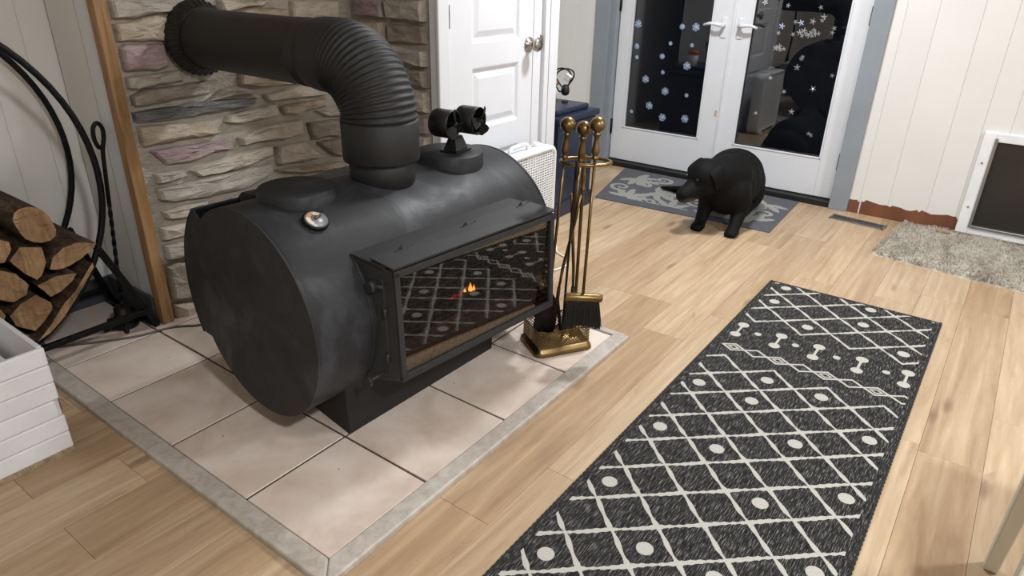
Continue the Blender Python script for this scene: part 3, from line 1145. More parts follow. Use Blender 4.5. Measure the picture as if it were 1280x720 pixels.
# door frame, glass, screen
fw_ = 0.018
fm = MB()
for (a, b, c, d) in ((VL_f, VR_f, ZB0 - 0.004, ZB0 + fw_), (VL_f, VR_f, ZB1 - fw_ - 0.004, ZB1 - 0.002), (VL_f, VL_f + fw_, ZB0, ZB1 - 0.004), (VR_f - fw_, VR_f, ZB0, ZB1 - 0.004)):
    hexa(fm, [(FU - 0.004, a, c), (FU + 0.010, a, c), (FU + 0.010, b, c), (FU - 0.004, b, c), (FU - 0.004, a, d), (FU + 0.010, a, d), (FU + 0.010, b, d), (FU - 0.004, b, d)])
df = fm.build('door_frame', MT['steelflat'], stove, 0.002)
hexa(MB(), [(FU - 0.002, VL_f + 0.012, ZB0 + 0.012), (FU + 0.003, VL_f + 0.012, ZB0 + 0.012), (FU + 0.003, VR_f - 0.012, ZB0 + 0.012), (FU - 0.002, VR_f - 0.012, ZB0 + 0.012), (FU - 0.002, VL_f + 0.012, ZB1 - 0.014), (FU + 0.003, VL_f + 0.012, ZB1 - 0.014), (FU + 0.003, VR_f - 0.012, ZB1 - 0.014), (FU - 0.002, VR_f - 0.012, ZB1 - 0.014)]).build('glass', MT['stoveglass'], df)
sc = MB()
r_ = 0.00034
row, k = ZB0 + 0.02, 0
while row < ZB1 - 0.02:
    sc.tube([lean((FU + 0.0045, VL_f + 0.015, row)), lean((FU + 0.0045, VR_f - 0.02, row))], r_, 4, caps=False)
    v = VL_f + 0.02 + (0.012 if k % 2 else 0)
    while v < VR_f - 0.03:
        sc.tube([lean((FU + 0.0045, v, row)), lean((FU + 0.0045, v + 0.006, row + 0.0200))], r_, 4, caps=False)
        v += 0.030
    row += 0.0200
    k += 1
o = sc.build('spark_screen', MT['wire'], stove)
o['kind'] = 'stuff'
# firebox lining, ash bed, logs and flames
hexa(MB(), [(-1.86, 1.06, 0.19), (-1.84, 1.06, 0.19), (-1.84, 1.74, 0.19), (-1.86, 1.74, 0.19), (-1.86, 1.06, 0.57), (-1.84, 1.06, 0.57), (-1.84, 1.74, 0.57), (-1.86, 1.74, 0.57)]).build('firebox_back', MT['brick'], stove)
hexa(MB(), [(-1.84, 1.07, 0.19), (FU - 0.04, 1.10, 0.205), (FU - 0.04, 1.73, 0.205), (-1.84, 1.73, 0.19), (-1.84, 1.07, 0.235), (FU - 0.04, 1.10, 0.232), (FU - 0.04, 1.73, 0.232), (-1.84, 1.73, 0.235)]).build('ash_bed', MT['ash'], stove)
for (a, b, r) in (((-1.60, 1.20, 0.275), (-1.50, 1.62, 0.27), 0.045), ((-1.52, 1.22, 0.29), (-1.60, 1.60, 0.30), 0.04), ((-1.56, 1.25, 0.345), (-1.54, 1.55, 0.335), 0.038)):
    MB().tube([sw(*a), sw(*[(p + q) / 2 for p, q in zip(a, b)]), sw(*b)], [r * 0.9, r, r * 0.85], 12).build('burning_log', MT['char'], stove)
for (u, v, z, h, r) in ((-1.46, 1.555, 0.275, 0.036, 0.008), (-1.47, 1.538, 0.272, 0.020, 0.007), (-1.455, 1.567, 0.278, 0.024, 0.005)):
    MB().lathe([(0.002, 0), (r, h * 0.25), (r * 0.7, h * 0.55), (r * 0.25, h * 0.85), (0.0005, h)], MS @ Matrix.Translation((u, v, z)), 12).build('flame', MT['flame'], stove)
for (u, v, z, r) in ((-1.462, 1.505, 0.282, 0.008), (-1.465, 1.485, 0.286, 0.007), (-1.46, 1.525, 0.268, 0.007), (-1.455, 1.46, 0.290, 0.005)):
    MB().sphere(sw(u, v, z), r, 10, 6, (1, 1.4, 0.7)).build('ember', MT['ember'], stove)
# latch, hinges, air rod on the near side of the housing
sM = lambda f: (UBK + (FU - UBK) * f, VL_b + (VL_f - VL_b) * f)
u, v = sM(0.52)
MB().cyl(sw(u, v, 0.515), sw(u, v - 0.022, 0.515), 0.016, 16).cyl(sw(u - 0.01, v - 0.012, 0.517), sw(u + 0.04, v - 0.004, 0.522), 0.005, 8).build('latch', MT['steelflat'], stove)
for z in (0.30, 0.44):
    u, v = sM(0.72)
    MB().cyl(sw(u, v - 0.003, z - 0.014), sw(u, v - 0.003, z + 0.014), 0.006, 10).build('hinge', MT['steelflat'], stove)
u, v = sM(0.66)
hexa(MB(), [(UBK + 0.055, sM(.4)[1] - 0.003, 0.235), (FU - 0.03, sM(.78)[1] - 0.003, 0.238), (FU - 0.03, sM(.78)[1] + 0.004, 0.238), (UBK + 0.055, sM(.4)[1] + 0.004, 0.235), (UBK + 0.055, sM(.4)[1] - 0.003, 0.54), (FU - 0.03, sM(.78)[1] - 0.003, 0.535), (FU - 0.03, sM(.78)[1] + 0.004, 0.535), (UBK + 0.055, sM(.4)[1] + 0.004, 0.54)]).build('side_plate', MT['steelflat'], stove, 0.001)
u, v = sM(0.6)
MB().cyl(sw(u, v + 0.01, 0.245), sw(u, v - 0.055, 0.243), 0.005, 10).cyl(sw(u, v - 0.055, 0.243), sw(u, v - 0.063, 0.243), 0.016, 18).build('air_rod', MT['steelflat'], stove)
# weld bead where housing meets the drum
pts = []
for i in range(12):
    z = 0.22 + (0.59 - 0.22) * i / 11
    pts.append(sw(UC + math.sqrt(max(0, RB ** 2 - (z - ZC) ** 2)) + 0.001, 1.0355 + 0.01 * (i == 0), z))
MB().tube(pts, 0.004, 8).build('weld_bead', MT['steel'], stove)
# pedestal
hexa(MB(), [(-1.80, 1.02, HZ - 0.002), (-1.430, 0.99, HZ - 0.002), (-1.452, 1.66, HZ - 0.002), (-1.80, 1.66, HZ - 0.002), (-1.80, 0.99, 0.30), (-1.425, 0.985, 0.28), (-1.445, 1.665, 0.28), (-1.80, 1.665, 0.30)]).build('pedestal', MT['rust'], stove, 0.003)

# ------------------------------------------------------------------ flue pipe
pc = sw(CU, PV, 0)
pipe = thing('stove_pipe', 'black stove pipe with ribbed elbow running from the stove into the stone wall', 'stove pipe', (pc.x, pc.y, ZT))
PX, PY = pc.x, pc.y
M = Matrix.Translation((PX, PY, 0))
MB().lathe([(0.099, ZT + 0.052), (0.1145, ZT + 0.052), (0.1165, ZT + 0.056), (0.1165, 0.868), (0.112, 0.874), (0.09, 0.874)], M, 56, cap0=False, cap1=False).build('lower_sleeve', MT['steel2'], pipe)
BR = 0.165
bx, bz = PX - BR, 0.872
NR = 20
vs_path, rad = [], []
steps = NR * 6
for i in range(steps + 1):
    a = (PI / 2) * i / steps
    vs_path.append((bx + BR * math.cos(a), PY, bz + BR * math.sin(a)))
    rib = 0.5 - 0.5 * math.cos(2 * PI * NR * i / steps)
    amp = 0.0052 * min(1.0, (steps - i) / (steps * 0.25))
    rad.append(0.1135 + amp * (rib ** 1.6) - 0.003)
MB().tube(vs_path, rad, 56, caps=False).build('ribbed_elbow', MT['steel2'], pipe)
HX = bx
hzp = bz + BR
Mh = Matrix.Translation((HX, PY, hzp)) @ Matrix(((0, 0, -1, 0), (1, 0, 0, 0), (0, 1, 0, 0), (0, 0, 0, 1)))
MB().lathe([(0.1105, 0.0), (0.1095, 0.05), (0.1065, 0.075), (0.100, 0.078)], Mh, 56, cap0=False, cap1=False).build('elbow_sleeve', MT['steel2'], pipe)
MB().lathe([(0.1005, 0.06), (0.1005, 0.118), (0.103, 0.120), (0.103, 0.128), (0.1005, 0.130), (0.1005, 0.70)], Mh, 56, cap0=False, cap1=False).build('horizontal_pipe', MT['steel2'], pipe)
# crimped wall flange
fl = MB()
Lx = HX - (XS + 0.03)
seg = 140
prof = [(0.1005, Lx - 0.045), (0.106, Lx - 0.045), (0.110, Lx - 0.030), (0.124, Lx - 0.008), (0.128, Lx + 0.002), (0.128, Lx + 0.012)]
vs, fs = [], []
for j, (r, z) in enumerate(prof):
    for i in range(seg):
        a = 2 * PI * i / seg
        k = 0.003 * (1 if i % 4 < 2 else -1) if 2 <= j <= 4 else 0
        vs.append(Mh @ Vector(((r + k) * math.cos(a), (r + k) * math.sin(a), z + (k if j < 4 else 0))))
for j in range(len(prof) - 1):
    for i in range(seg):
        k = (i + 1) % seg
        fs.append((j * seg + i, j * seg + k, (j + 1) * seg + k, (j + 1) * seg + i))
fl.add(vs, fs, False)
fl.build('wall_flange', MT['blackpl'], pipe)

# ------------------------------------------------------------------ stove thermometer
gu, gv = -1.505, 1.001
ga_ = math.atan2(math.sqrt(RB ** 2 - (gu - UC) ** 2), gu - UC)
gz = ZC + RB * math.sin(ga_)
Nn = (MS.to_3x3() @ Vector((math.cos(ga_), 0, math.sin(ga_)))).normalized()
gp = sw(gu, gv, gz)
GM = Matrix.Translation(gp) @ Nn.to_track_quat('Z', 'Y').to_matrix().to_4x4()
gauge = thing('stove_thermometer', 'small round magnetic thermometer with brass needle on the stove barrel', 'thermometer', tuple(gp))
MB().lathe([(0.034, -0.004), (0.036, 0.004), (0.036, 0.008), (0.033, 0.010), (0.001, 0.010)], GM, 36).build('case', MT['black'], gauge)
MB().lathe([(0.031, 0.0101), (0.031, 0.0112), (0.001, 0.0112)], GM, 36).build('dial', simple('silver_dial', (150, 150, 152), (120, 120, 122), 0.4, 0.4), gauge)
dm = simple('dial_scale', (196, 150, 110), (160, 120, 90), 0.5)
dm2 = simple('dial_scale_light', (214, 206, 190), None, 0.5)
for a0_, a1_, mm, ro in ((0.6, 1.5, dm2, 0.027), (1.5, 2.5, dm, 0.027), (2.5, 3.9, dm2, 0.027)):
    vs, fs = [], []
    for i in range(13):
        a = a0_ + (a1_ - a0_) * i / 12
        for r in (0.015, ro):
            vs.append(GM @ Vector((r * math.cos(a), r * math.sin(a), 0.0118)))
    for i in range(12):
        fs.append((2 * i, 2 * i + 1, 2 * i + 3, 2 * i + 2))
    MB().add(vs, fs).build('dial_band', mm, gauge)
MB().tube([GM @ Vector((-0.004, 0, 0.014)), GM @ Vector((0.014, 0.004, 0.016))], 0.0035, 8).build('needle', MT['brass'], gauge)
MB().tube([GM @ Vector((0.020 + 0.012 * math.cos(a), 0.020 + 0.008 * math.sin(a), 0.014 + 0.006 * math.sin(a / 2))) for a in [2 * PI * i / 18 for i in range(18)]], 0.0012, 6, closed=True).build('hook_ring', MT['black'], gauge)

# ------------------------------------------------------------------ twin stove fan
fc = sw(CU, 1.635, 0)
fz = ZT + 0.024
fan = thing('stove_fan', 'small black twin-head heat-powered fan on the stove cover', 'fan', (fc.x + 0.018, fc.y + 0.012, fz))
fdir = math.radians(6)
FMx = BASE[fan.name] @ Rz(fdir)
MB().prism([(-0.035, -0.045), (0.035, -0.045), (0.035, 0.045), (-0.035, 0.045)], FMx, 0, 0.007).build('base', MT['blackpl'], fan, 0.002)
MB().add([FMx @ Vector(p) for p in ((-0.026, -0.035, 0.007), (0.026, -0.035, 0.007), (0.026, 0.035, 0.007), (-0.026, 0.035, 0.007), (-0.012, -0.022, 0.05), (0.012, -0.022, 0.05), (0.012, 0.022, 0.05), (-0.012, 0.022, 0.05))],
         [(0, 1, 5, 4), (1, 2, 6, 5), (2, 3, 7, 6), (3, 0, 4, 7), (4, 5, 6, 7)]).build('neck', MT['blackpl'], fan)
for sy in (-1, 1):
    hc = FMx @ Matrix.Translation((0.008 + 0.018 * sy, sy * 0.047, 0.098)) @ Matrix.Rotation(PI / 2, 4, 'Y')
    hd = MB()
    hd.lathe([(0.030, -0.042), (0.043, -0.036), (0.046, -0.028), (0.046, 0.036), (0.043, 0.038), (0.041, 0.034), (0.041, -0.026), (0.001, -0.028)], hc, 40)
    for i in range(10):
        a = 2 * PI * i / 10
        hd.box((0.020, -0.001, -0.026), (0.042, 0.001, 0.028), hc @ Rz(a))
    h_ = hd.build('fan_head', MT['blackpl'], fan)
    MB().lathe([(0.010, -0.026), (0.010, 0.044), (0.006, 0.050), (0.001, 0.050)], hc, 16).build('hub', MT['black'], h_)
    for i in range(3):
        a = 2 * PI * i / 3 + (0.5 if sy > 0 else 1.25)
        bl = MB()
        vs, fs = [], []
        for rr_, wd, tw in ((0.008, 0.008, 0.9), (0.025, 0.020, 0.75), (0.042, 0.024, 0.6), (0.050, 0.014, 0.55)):
            for s_ in (-1, 1):
                vs.append(hc @ Rz(a) @ Vector((rr_, s_ * wd * math.cos(tw), 0.046 + s_ * wd * math.sin(tw) * 0.6)))
        for q in range(3):
            fs.append((2 * q, 2 * q + 1, 2 * q + 3, 2 * q + 2))
        bl.add(vs, fs)
        o = bl.build('blade', MT['black'], h_)
        sm = o.modifiers.new('solid', 'SOLIDIFY')
        sm.thickness = 0.0012


# ------------------------------------------------------------------ fireplace tool set
BC, BA = Vector((-1.183, 1.922, 0)), math.radians(58)
stand = thing('fire_tool_stand', 'brass fireplace tool stand with pierced basket base and ring holder', 'tool stand', (BC.x, BC.y, HZ), BA)
BM = BASE[stand.name]
ha, hb = 0.100, 0.074
prof = [(0.014, 0.0), (0.016, 0.008), (0.012, 0.018), (0.004, 0.024), (0.002, 0.030)]
vs, fs = [], []
for o_, z in prof:
    for sx, sy in ((-1, -1), (1, -1), (1, 1), (-1, 1)):
        for da in (0, 45, 90):
            base_a = {(-1, -1): 180, (1, -1): 270, (1, 1): 0, (-1, 1): 90}[(sx, sy)]
            a = math.radians(base_a + da)
            vs.append(BM @ Vector((sx * (ha - 0.01) + (0.01 + o_) * math.cos(a), sy * (hb - 0.01) + (0.01 + o_) * math.sin(a), z)))
for j in range(len(prof) - 1):
    for i in range(12):
        k = (i + 1) % 12
        fs.append((12 * j + i, 12 * j + k, 12 * j + 12 + k, 12 * j + 12 + i))
fs.append(tuple(range(12))[::-1])
fs.append(tuple(range(12 * (len(prof) - 1), 12 * len(prof))))
MB().add(vs, fs, True).build('base', MT['brass'], stand)


def lattice(p, q, z0, z1):
    """pierced strip between two local corners."""
    p, q = Vector((*p, 0)), Vector((*q, 0))
    L = (q - p).length
    d = (q - p) / L
    n = Vector((d.y, -d.x, 0))
    m = MB()

    def bar(s0, h0, s1, h1, wd=0.0013):
        a, b = Vector((s0, h0)), Vector((s1, h1))
        t = (b - a).normalized()
        k = Vector((-t.y, t.x)) * wd
        q4 = [a + k, a - k, b - k, b + k]
        pts = [p + d * e.x + Vector((0, 0, e.y)) + n * s for s in (0.0008, -0.0008) for e in q4]
        m.add([BM @ v for v in pts], [(0, 1, 2, 3), (7, 6, 5, 4), (0, 4, 5, 1), (1, 5, 6, 2), (2, 6, 7, 3), (3, 7, 4, 0)])
    H = z1 - z0
    st = 0.0125
    k = -int(H / st) - 1
    while k * st < L:
        for sg in (1, -1):
            s0, s1 = (k * st, k * st + H) if sg > 0 else (k * st + H, k * st)
            h0, h1 = z0, z1
            pts = []
            # clip to the strip
            def at(s):
                return h0 + (h1 - h0) * (s - s0) / (s1 - s0)
            a, b = max(0, min(s0, s1)), min(L, max(s0, s1))
            if b - a > 0.002:
                bar(a, at(a), b, at(b))
        k += 1
    for z, wd in ((z0 + 0.003, 0.004), (z1 - 0.002, 0.003)):
        bar(0, z, L, z, wd)
    m.build('pierced_panel', MT['brass'], stand)


cz0, cz1 = 0.028, 0.094
cs = [(-ha, -hb), (ha, -hb), (ha, hb), (-ha, hb)]
for i in range(4):
    lattice(cs[i], cs[(i + 1) % 4], cz0, cz1)
TP = Vector((-1.1372, 1.972, 0))
RZ_ = 0.718
pm = MB()
pm.lathe([(0.016, HZ + 0.03), (0.012, HZ + 0.05), (0.006, HZ + 0.06), (0.006, 0.60), (0.010, 0.605), (0.010, 0.612), (0.006, 0.62), (0.009, 0.645), (0.011, 0.655), (0.006, 0.668), (0.007, RZ_ - 0.02), (0.010, RZ_ - 0.008), (0.007, RZ_), (0.007, RZ_ + 0.008), (0.001, RZ_ + 0.013)], Matrix.Translation(TP), 20)
pm.build('pole', MT['brass'], stand)
RCx, RCy = -1.108, 1.9315
def in_ring(a, b, z=0.0):
    """point near the ring: a along its long axis, b across it."""
    return Vector((RCx + 0.81 * a - 0.585 * b, RCy + 0.585 * a + 0.81 * b, z))


rg = [in_ring(0.082 * math.cos(a), 0.050 * math.sin(a), RZ_) for a in [2 * PI * i / 40 for i in range(40)]]
MB().tube(rg, 0.006, 10, closed=True).build('ring', MT['brass'], stand)


def ball_handle(m, top, d):
    """turned handle below a ball; d = unit direction down the tool."""
    T = Matrix.Translation(Vector(top)) @ Vector(d).to_track_quat('Z', 'Y').to_matrix().to_4x4()
    prof = [(0.0005, -0.026), (0.010, -0.024), (0.018, -0.018), (0.0245, -0.008), (0.0255, 0.0), (0.0225, 0.012), (0.010, 0.022), (0.009, 0.024), (0.014, 0.028), (0.014, 0.031), (0.009, 0.036), (0.008, 0.048), (0.012, 0.068), (0.014, 0.082), (0.011, 0.094), (0.008, 0.098), (0.012, 0.102), (0.012, 0.106), (0.006, 0.112)]
    m.lathe(prof, T, 24)
    return T


def tool(name, label, top, bot, cat):
    top, bot = Vector(top), Vector(bot)
    d = (bot - top).normalized()
    o = thing(name, label, cat, tuple(bot))
    m = MB()
    ball_handle(m, top, d)
    m.build('handle', MT['brass'], o)
    MB().cyl(top + d * 0.105, bot, 0.0052, 12).build('rod', MT['brass'], o)
    return o, d


# brush
o, d = tool('hearth_brush', 'hearth brush with brass roll head and black bristles', in_ring(0.026, -0.0365, 0.846), ony(729, 366, 1.862), 'brush')
hc = Vector(ony(729, 372, 1.862))
hd = Vector((0.80, 0.60, -0.03)).normalized()
M = Matrix.Translation(hc) @ hd.to_track_quat('Z', 'Y').to_matrix().to_4x4()
bhead = MB().lathe([(0.001, -0.066), (0.010, -0.066), (0.014, -0.062), (0.0155, -0.058), (0.0155, 0.058), (0.014, 0.062), (0.010, 0.066), (0.001, 0.066)], M, 24)
bhead = bhead.build('brush_head', MT['brass'], o)
rnd = random.Random(4)
bm_ = MB()
side = Vector((hd.y, -hd.x, 0)).normalized()
for i in range(900):
    a = rnd.uniform(-1, 1)
    b = rnd.uniform(-1, 1)
    p = hc + hd * (a * 0.055) + side * (b * 0.011) + Vector((0, 0, -0.010))
    q = hc + hd * (a * 0.064 + rnd.gauss(0, 0.003)) + side * (b * 0.022 + rnd.gauss(0, 0.002)) + Vector((0, 0, -0.098 + rnd.uniform(-0.006, 0.008) - 0.012 * abs(a)))
    k = hd * 0.0011
    k2 = side * 0.0011
    bm_.add([p - k, p + k, q + k, q - k], [(0, 1, 2, 3)])
    bm_.add([p - k2, p + k2, q + k2, q - k2], [(0, 1, 2, 3)])
br = bm_.build('bristles', MT['bristle'], bhead)
br['kind'] = 'stuff'
core = MB()
core.box((-0.052, -0.010, -0.085), (0.052, 0.010, -0.008), Matrix.Translation(hc) @ Rz(math.atan2(hd.y, hd.x)))
core.build('bristle_core', MT['bristle'], bhead)
# shovel
top = in_ring(-0.066, -0.008, 0.838)
neck = Vector((-1.199, 1.897, 0.275))
o, d = tool('ash_shovel', 'brass handled ash shovel with scorched black blade in the basket', top, neck, 'shovel')
tip = Vector((-1.221, 1.889, 0.062))
ax = (tip - neck).normalized()
wd = ax.cross(Vector((0.6, -0.7, 0.2))).normalized()
up_ = wd.cross(ax).normalized()
vs, fs = [], []
rows = [(0.0, 0.008), (0.05, 0.012), (0.075, 0.030), (0.10, 0.039), (0.20, 0.041), (0.235, 0.034)]
Ltot = (tip - neck).length
for s_, hw in rows:
    for i in range(7):
        t_ = i / 6 * 2 - 1
        vs.append(neck + ax * (s_ / 0.235 * Ltot) + wd * (t_ * hw) + up_ * (0.016 * t_ * t_ * min(1, s_ / 0.07)))
for j in range(len(rows) - 1):
    for i in range(6):
        fs.append((7 * j + i, 7 * j + i + 1, 7 * j + 8 + i, 7 * j + 7 + i))
bl = MB().add(vs, fs, True).build('blade', MT['iron'], o)
sm = bl.modifiers.new('solid', 'SOLIDIFY')
sm.thickness = 0.002
# tongs
top = in_ring(-0.012, 0.012, 0.822)
o = thing('log_tongs', 'brass log tongs with crossed flat arms and black jaws', 'tongs', (-1.16, 1.95, HZ))
m = MB()
piv = Vector((-1.152, 1.944, 0.438))
d = (piv - top).normalized()
ball_handle(m, top, d)
m.build('handle', MT['brass'], o)
MB().cyl(top + d * 0.105, piv, 0.005, 12).build('rod', MT['brass'], o)
for sg in (-1, 1):
    w_ = Vector((0.81, 0.585, 0)) * sg
    off = Vector((0, 0.0062 * sg, 0))
    pts = [piv + Vector((0.010, -0.005, 0.16)) - w_ * 0.018 + off, piv + Vector((0.005, -0.002, 0.08)) - w_ * 0.010 + off, piv + off, piv + Vector((-0.010, 0.004, -0.12)) + w_ * 0.016 + off, piv + Vector((-0.016, 0.007, -0.20)) + w_ * 0.022 + off]
    MB().tube(pts, [0.005, 0.006, 0.006, 0.006, 0.005], 8).build('arm', MT['brass'], o)
    pts2 = [pts[-1], pts[-1] + Vector((-0.004, 0.001, -0.05)) + w_ * 0.001, piv + Vector((-0.022, 0.010, -0.33)) + w_ * 0.014, piv + Vector((-0.024, 0.011, -0.392)) + w_ * 0.008]
    MB().tube(pts2, [0.0065, 0.007, 0.0065, 0.004], 8).build('jaw', MT['iron'], o)
# poker with a hooked grip hung over the ring
o = thing('fire_poker', 'slim iron fire poker hooked over the brass ring', 'poker', (-1.10, 1.96, HZ))
ri, ro_ = in_ring(-0.034, -0.0345), in_ring(-0.034, -0.0565)
pp = [ro_ + Vector((0, 0, RZ_ - 0.045)), ro_ + Vector((0, 0, RZ_)), ro_.lerp(ri, 0.15) + Vector((0, 0, RZ_ + 0.008)), ro_.lerp(ri, 0.5) + Vector((0, 0, RZ_ + 0.0104)), ro_.lerp(ri, 0.85) + Vector((0, 0, RZ_ + 0.008)), ri + Vector((0, 0, RZ_)), ri + Vector((-0.004, 0.002, 0.62)), Vector((-1.140, 1.905, 0.30)), Vector((-1.152, 1.914, 0.046))]
MB().tube(pp, 0.0045, 10).build('rod', MT['iron'], o)
MB().tube([(-1.148, 1.911, 0.14), (-1.143, 1.896, 0.115), (-1.140, 1.888, 0.085)], [0.0045, 0.004, 0.002], 8).build('hook', MT['iron'], o)

# ------------------------------------------------------------------ box fan, cord
bf = thing('box_fan', 'white plastic box fan with perforated grille standing by the closet door', 'fan', (-1.85, 2.57, 0))
fx1, fx0, fy0, fy1, fz0, fz1 = -1.79, -1.885, 2.31, 2.832, 0.018, 0.505
# frame ring with rounded corners


def rrect(y0, y1, z0, z1, r, n=6):
    pts = []
    for cy, cz, a0_ in ((y1 - r, z1 - r, 0), (y0 + r, z1 - r, 90), (y0 + r, z0 + r, 180), (y1 - r, z0 + r, 270)):
        for i in range(n + 1):
            a = math.radians(a0_ + 90 * i / n)
            pts.append((cy + r * math.cos(a), cz + r * math.sin(a)))
    return pts


def ring_loops(loops, smooth=True):
    vs, fs = [], []
    n = len(loops[0][1])
    for x, pts in loops:
        vs += [(x, a, b) for a, b in pts]
    for j in range(len(loops) - 1):
        for i in range(n):
            k = (i + 1) % n
            fs.append((j * n + i, j * n + k, (j + 1) * n + k, (j + 1) * n + i))
    return vs, fs


O1 = rrect(fy0, fy1, fz0, fz1, 0.045)
O2 = rrect(fy0 + 0.006, fy1 - 0.006, fz0 + 0.006, fz1 - 0.006, 0.042)
I1 = rrect(fy0 + 0.022, fy1 - 0.022, fz0 + 0.022, fz1 - 0.022, 0.03)
vs, fs = ring_loops([(fx0 + 0.012, I1), (fx0, I1), (fx0, O2), (fx0 + 0.006, O1), (fx1 - 0.008, O1), (fx1, O2), (fx1, I1), (fx1 - 0.012, I1)])
MB().add(vs, fs, True).build('frame', MT['whitepl'], bf)
for xg, nm in ((fx1 - 0.006, 'front_grille'), (fx0 + 0.006, 'rear_grille')):
    g = MB()
    z = fz0 + 0.026
    while z < fz1 - 0.022:
        g.box((xg - 0.0025, fy0 + 0.018, z), (xg + 0.0025, fy1 - 0.018, z + 0.0048))
        z += 0.0125
    y = fy0 + 0.026
    while y < fy1 - 0.022:
        g.box((xg - 0.003, y, fz0 + 0.02), (xg + 0.003, y + 0.006, fz1 - 0.02))
        y += 0.0205
    o = g.build(nm, MT['whitepl'], bf)
    o['kind'] = 'stuff'
MB().cyl((fx0 + 0.02, 2.571, 0.262), (fx1 - 0.02, 2.571, 0.262), 0.05, 28).build('motor_hub', MT['dgrey'], bf)
for i in range(5):
    a = 2 * PI * i / 5
    vs, fs = [], []
    for r, w0 in ((0.045, 0.03), (0.12, 0.06), (0.20, 0.075), (0.215, 0.05)):
        for s_ in (-1, 0, 1):
            aa = a + s_ * w0 / r * 0.55
            vs.append(((fx0 + fx1) / 2 + s_ * 0.018, 2.571 + r * math.cos(aa), 0.262 + r * math.sin(aa)))
    for j in range(3):
        for k in range(2):
            fs.append((3 * j + k, 3 * j + k + 1, 3 * j + 4 + k, 3 * j + 3 + k))
    o = MB().add(vs, fs, True).build('blade', MT['dgrey'], bf)
    sm = o.modifiers.new('solid', 'SOLIDIFY')
    sm.thickness = 0.002
MB().tube([(-1.84, 2.50, fz1 - 0.004), (-1.84, 2.505, fz1 + 0.022), (-1.84, 2.53, fz1 + 0.03), (-1.84, 2.62, fz1 + 0.03), (-1.84, 2.645, fz1 + 0.022), (-1.84, 2.65, fz1 - 0.004)], 0.009, 10).build('carry_handle', MT['whitepl'], bf)
MB().lathe([(0.02, 0), (0.02, 0.018), (0.016, 0.022), (0.001, 0.022)], Matrix.Translation((-1.84, 2.72, fz1 - 0.001)), 20).build('speed_knob', MT['whitepl'], bf)
for y in (fy0 + 0.05, fy1 - 0.09):
    MB().box((fx0 - 0.012, y, 0.0), (fx1 + 0.012, y + 0.03, 0.024)).build('foot', MT['whitepl'], bf, 0.004)
cpts = [(-1.80, 2.79, 0.03), (-1.74, 2.78, 0.006), (-1.68, 2.70, 0.006), (-1.60, 2.66, 0.006), (-1.555, 2.60, 0.006), (-1.57, 2.50, 0.006), (-1.64, 2.44, 0.006), (-1.74, 2.42, 0.006)]


def spline(pts, n=8):
    P = [Vector(p) for p in pts]
    out = []
    for i in range(len(P) - 1):
        p0, p1, p2, p3 = P[max(i - 1, 0)], P[i], P[i + 1], P[min(i + 2, len(P) - 1)]
        for j in range(n):
            t = j / n
            out.append(0.5 * ((2 * p1) + (p2 - p0) * t + (2 * p0 - 5 * p1 + 4 * p2 - p3) * t * t + (3 * p1 - p0 - 3 * p2 + p3) * t ** 3))
    out.append(P[-1])
    return out


tag(MB().tube(spline(cpts), 0.0042, 8).build('fan_cord', MT['whitepl']), 'white power cord looping over the floor beside the stove', 'cord')

# ------------------------------------------------------------------ navy chest and the things on it
cx1, cx0, cy0, cy1, chh = -1.955, -2.40, 3.10, 3.50, 0.595
chest = thing('navy_chest', 'navy blue wooden chest with moulded lid beside the french doors', 'chest', (-2.18, 3.30, 0))
MB().box((cx0, cy0 + 0.012, 0.0), (cx1 - 0.012, cy1 - 0.012, 0.50)).build('body', MT['navy'], chest, 0.003)
MB().box((cx0, cy0, 0.0), (cx1, cy1, 0.085)).build('plinth', MT['navy'], chest, 0.006)
MB().box((cx0, cy0 + 0.004, 0.50), (cx1 - 0.004, cy1 - 0.004, 0.525)).build('moulding', MT['navy'], chest, 0.006)
MB().box((cx0 - 0.005, cy0 - 0.012, 0.530), (cx1 + 0.012, cy1 + 0.012, 0.565)).build('lid', MT['navy'], chest, 0.008)
MB().box((cx0 + 0.03, cy0 + 0.03, 0.565), (cx1 - 0.035, cy1 - 0.035, chh)).build('lid_panel', MT['navy'], chest, 0.010)
jar = thing('plastic_tub', 'clear white plastic tub with orange lid on the navy chest', 'tub', (-2.215, 3.40, chh))
MB().lathe([(0.036, 0), (0.038, 0.004), (0.042, 0.085)], Matrix.Translation((-2.215, 3.40, chh)), 28).build('body', MT['whitepl'], jar)
MB().lathe([(0.044, 0.085), (0.044, 0.108), (0.040, 0.112), (0.001, 0.112)], Matrix.Translation((-2.215, 3.40, chh)), 28).build('lid', MT['orange'], jar)
cx_ = -2.105
cc = Vector(onx(706, 100, cx_))
cord = thing('coiled_cord', 'coiled black power cord with black plug and white adapter on the navy chest', 'cord', (cc.x, cc.y, chh))
uu = Vector((0.81, 0.585, 0))
for r1, r2, ph, dz in ((0.046, 0.062, 0.25, 0.0), (0.040, 0.056, -0.2, 0.008)):
    pts = []
    for i in range(30):
        a = 2 * PI * i / 30
        q = uu * (r1 * math.cos(a)) + Vector((0, 0, r2 * math.sin(a)))
        q = q + uu * (ph * q.z) + Vector((0.012 * math.sin(a * 2), -0.012, dz))
        pts.append(cc + q)
    MB().tube(pts, 0.0045, 8, closed=True).build('loop', MT['rubber'], cord)
pz0 = cc + Vector((0.0, 0.0, -0.055)) + uu * 0.006
MB().lathe([(0.012, 0.03), (0.020, 0.018), (0.024, 0.0), (0.022, -0.018), (0.012, -0.028)], Matrix.Translation((pz0.x, pz0.y, max(pz0.z, chh + 0.03))), 14).build('plug', MT['rubber'], cord)
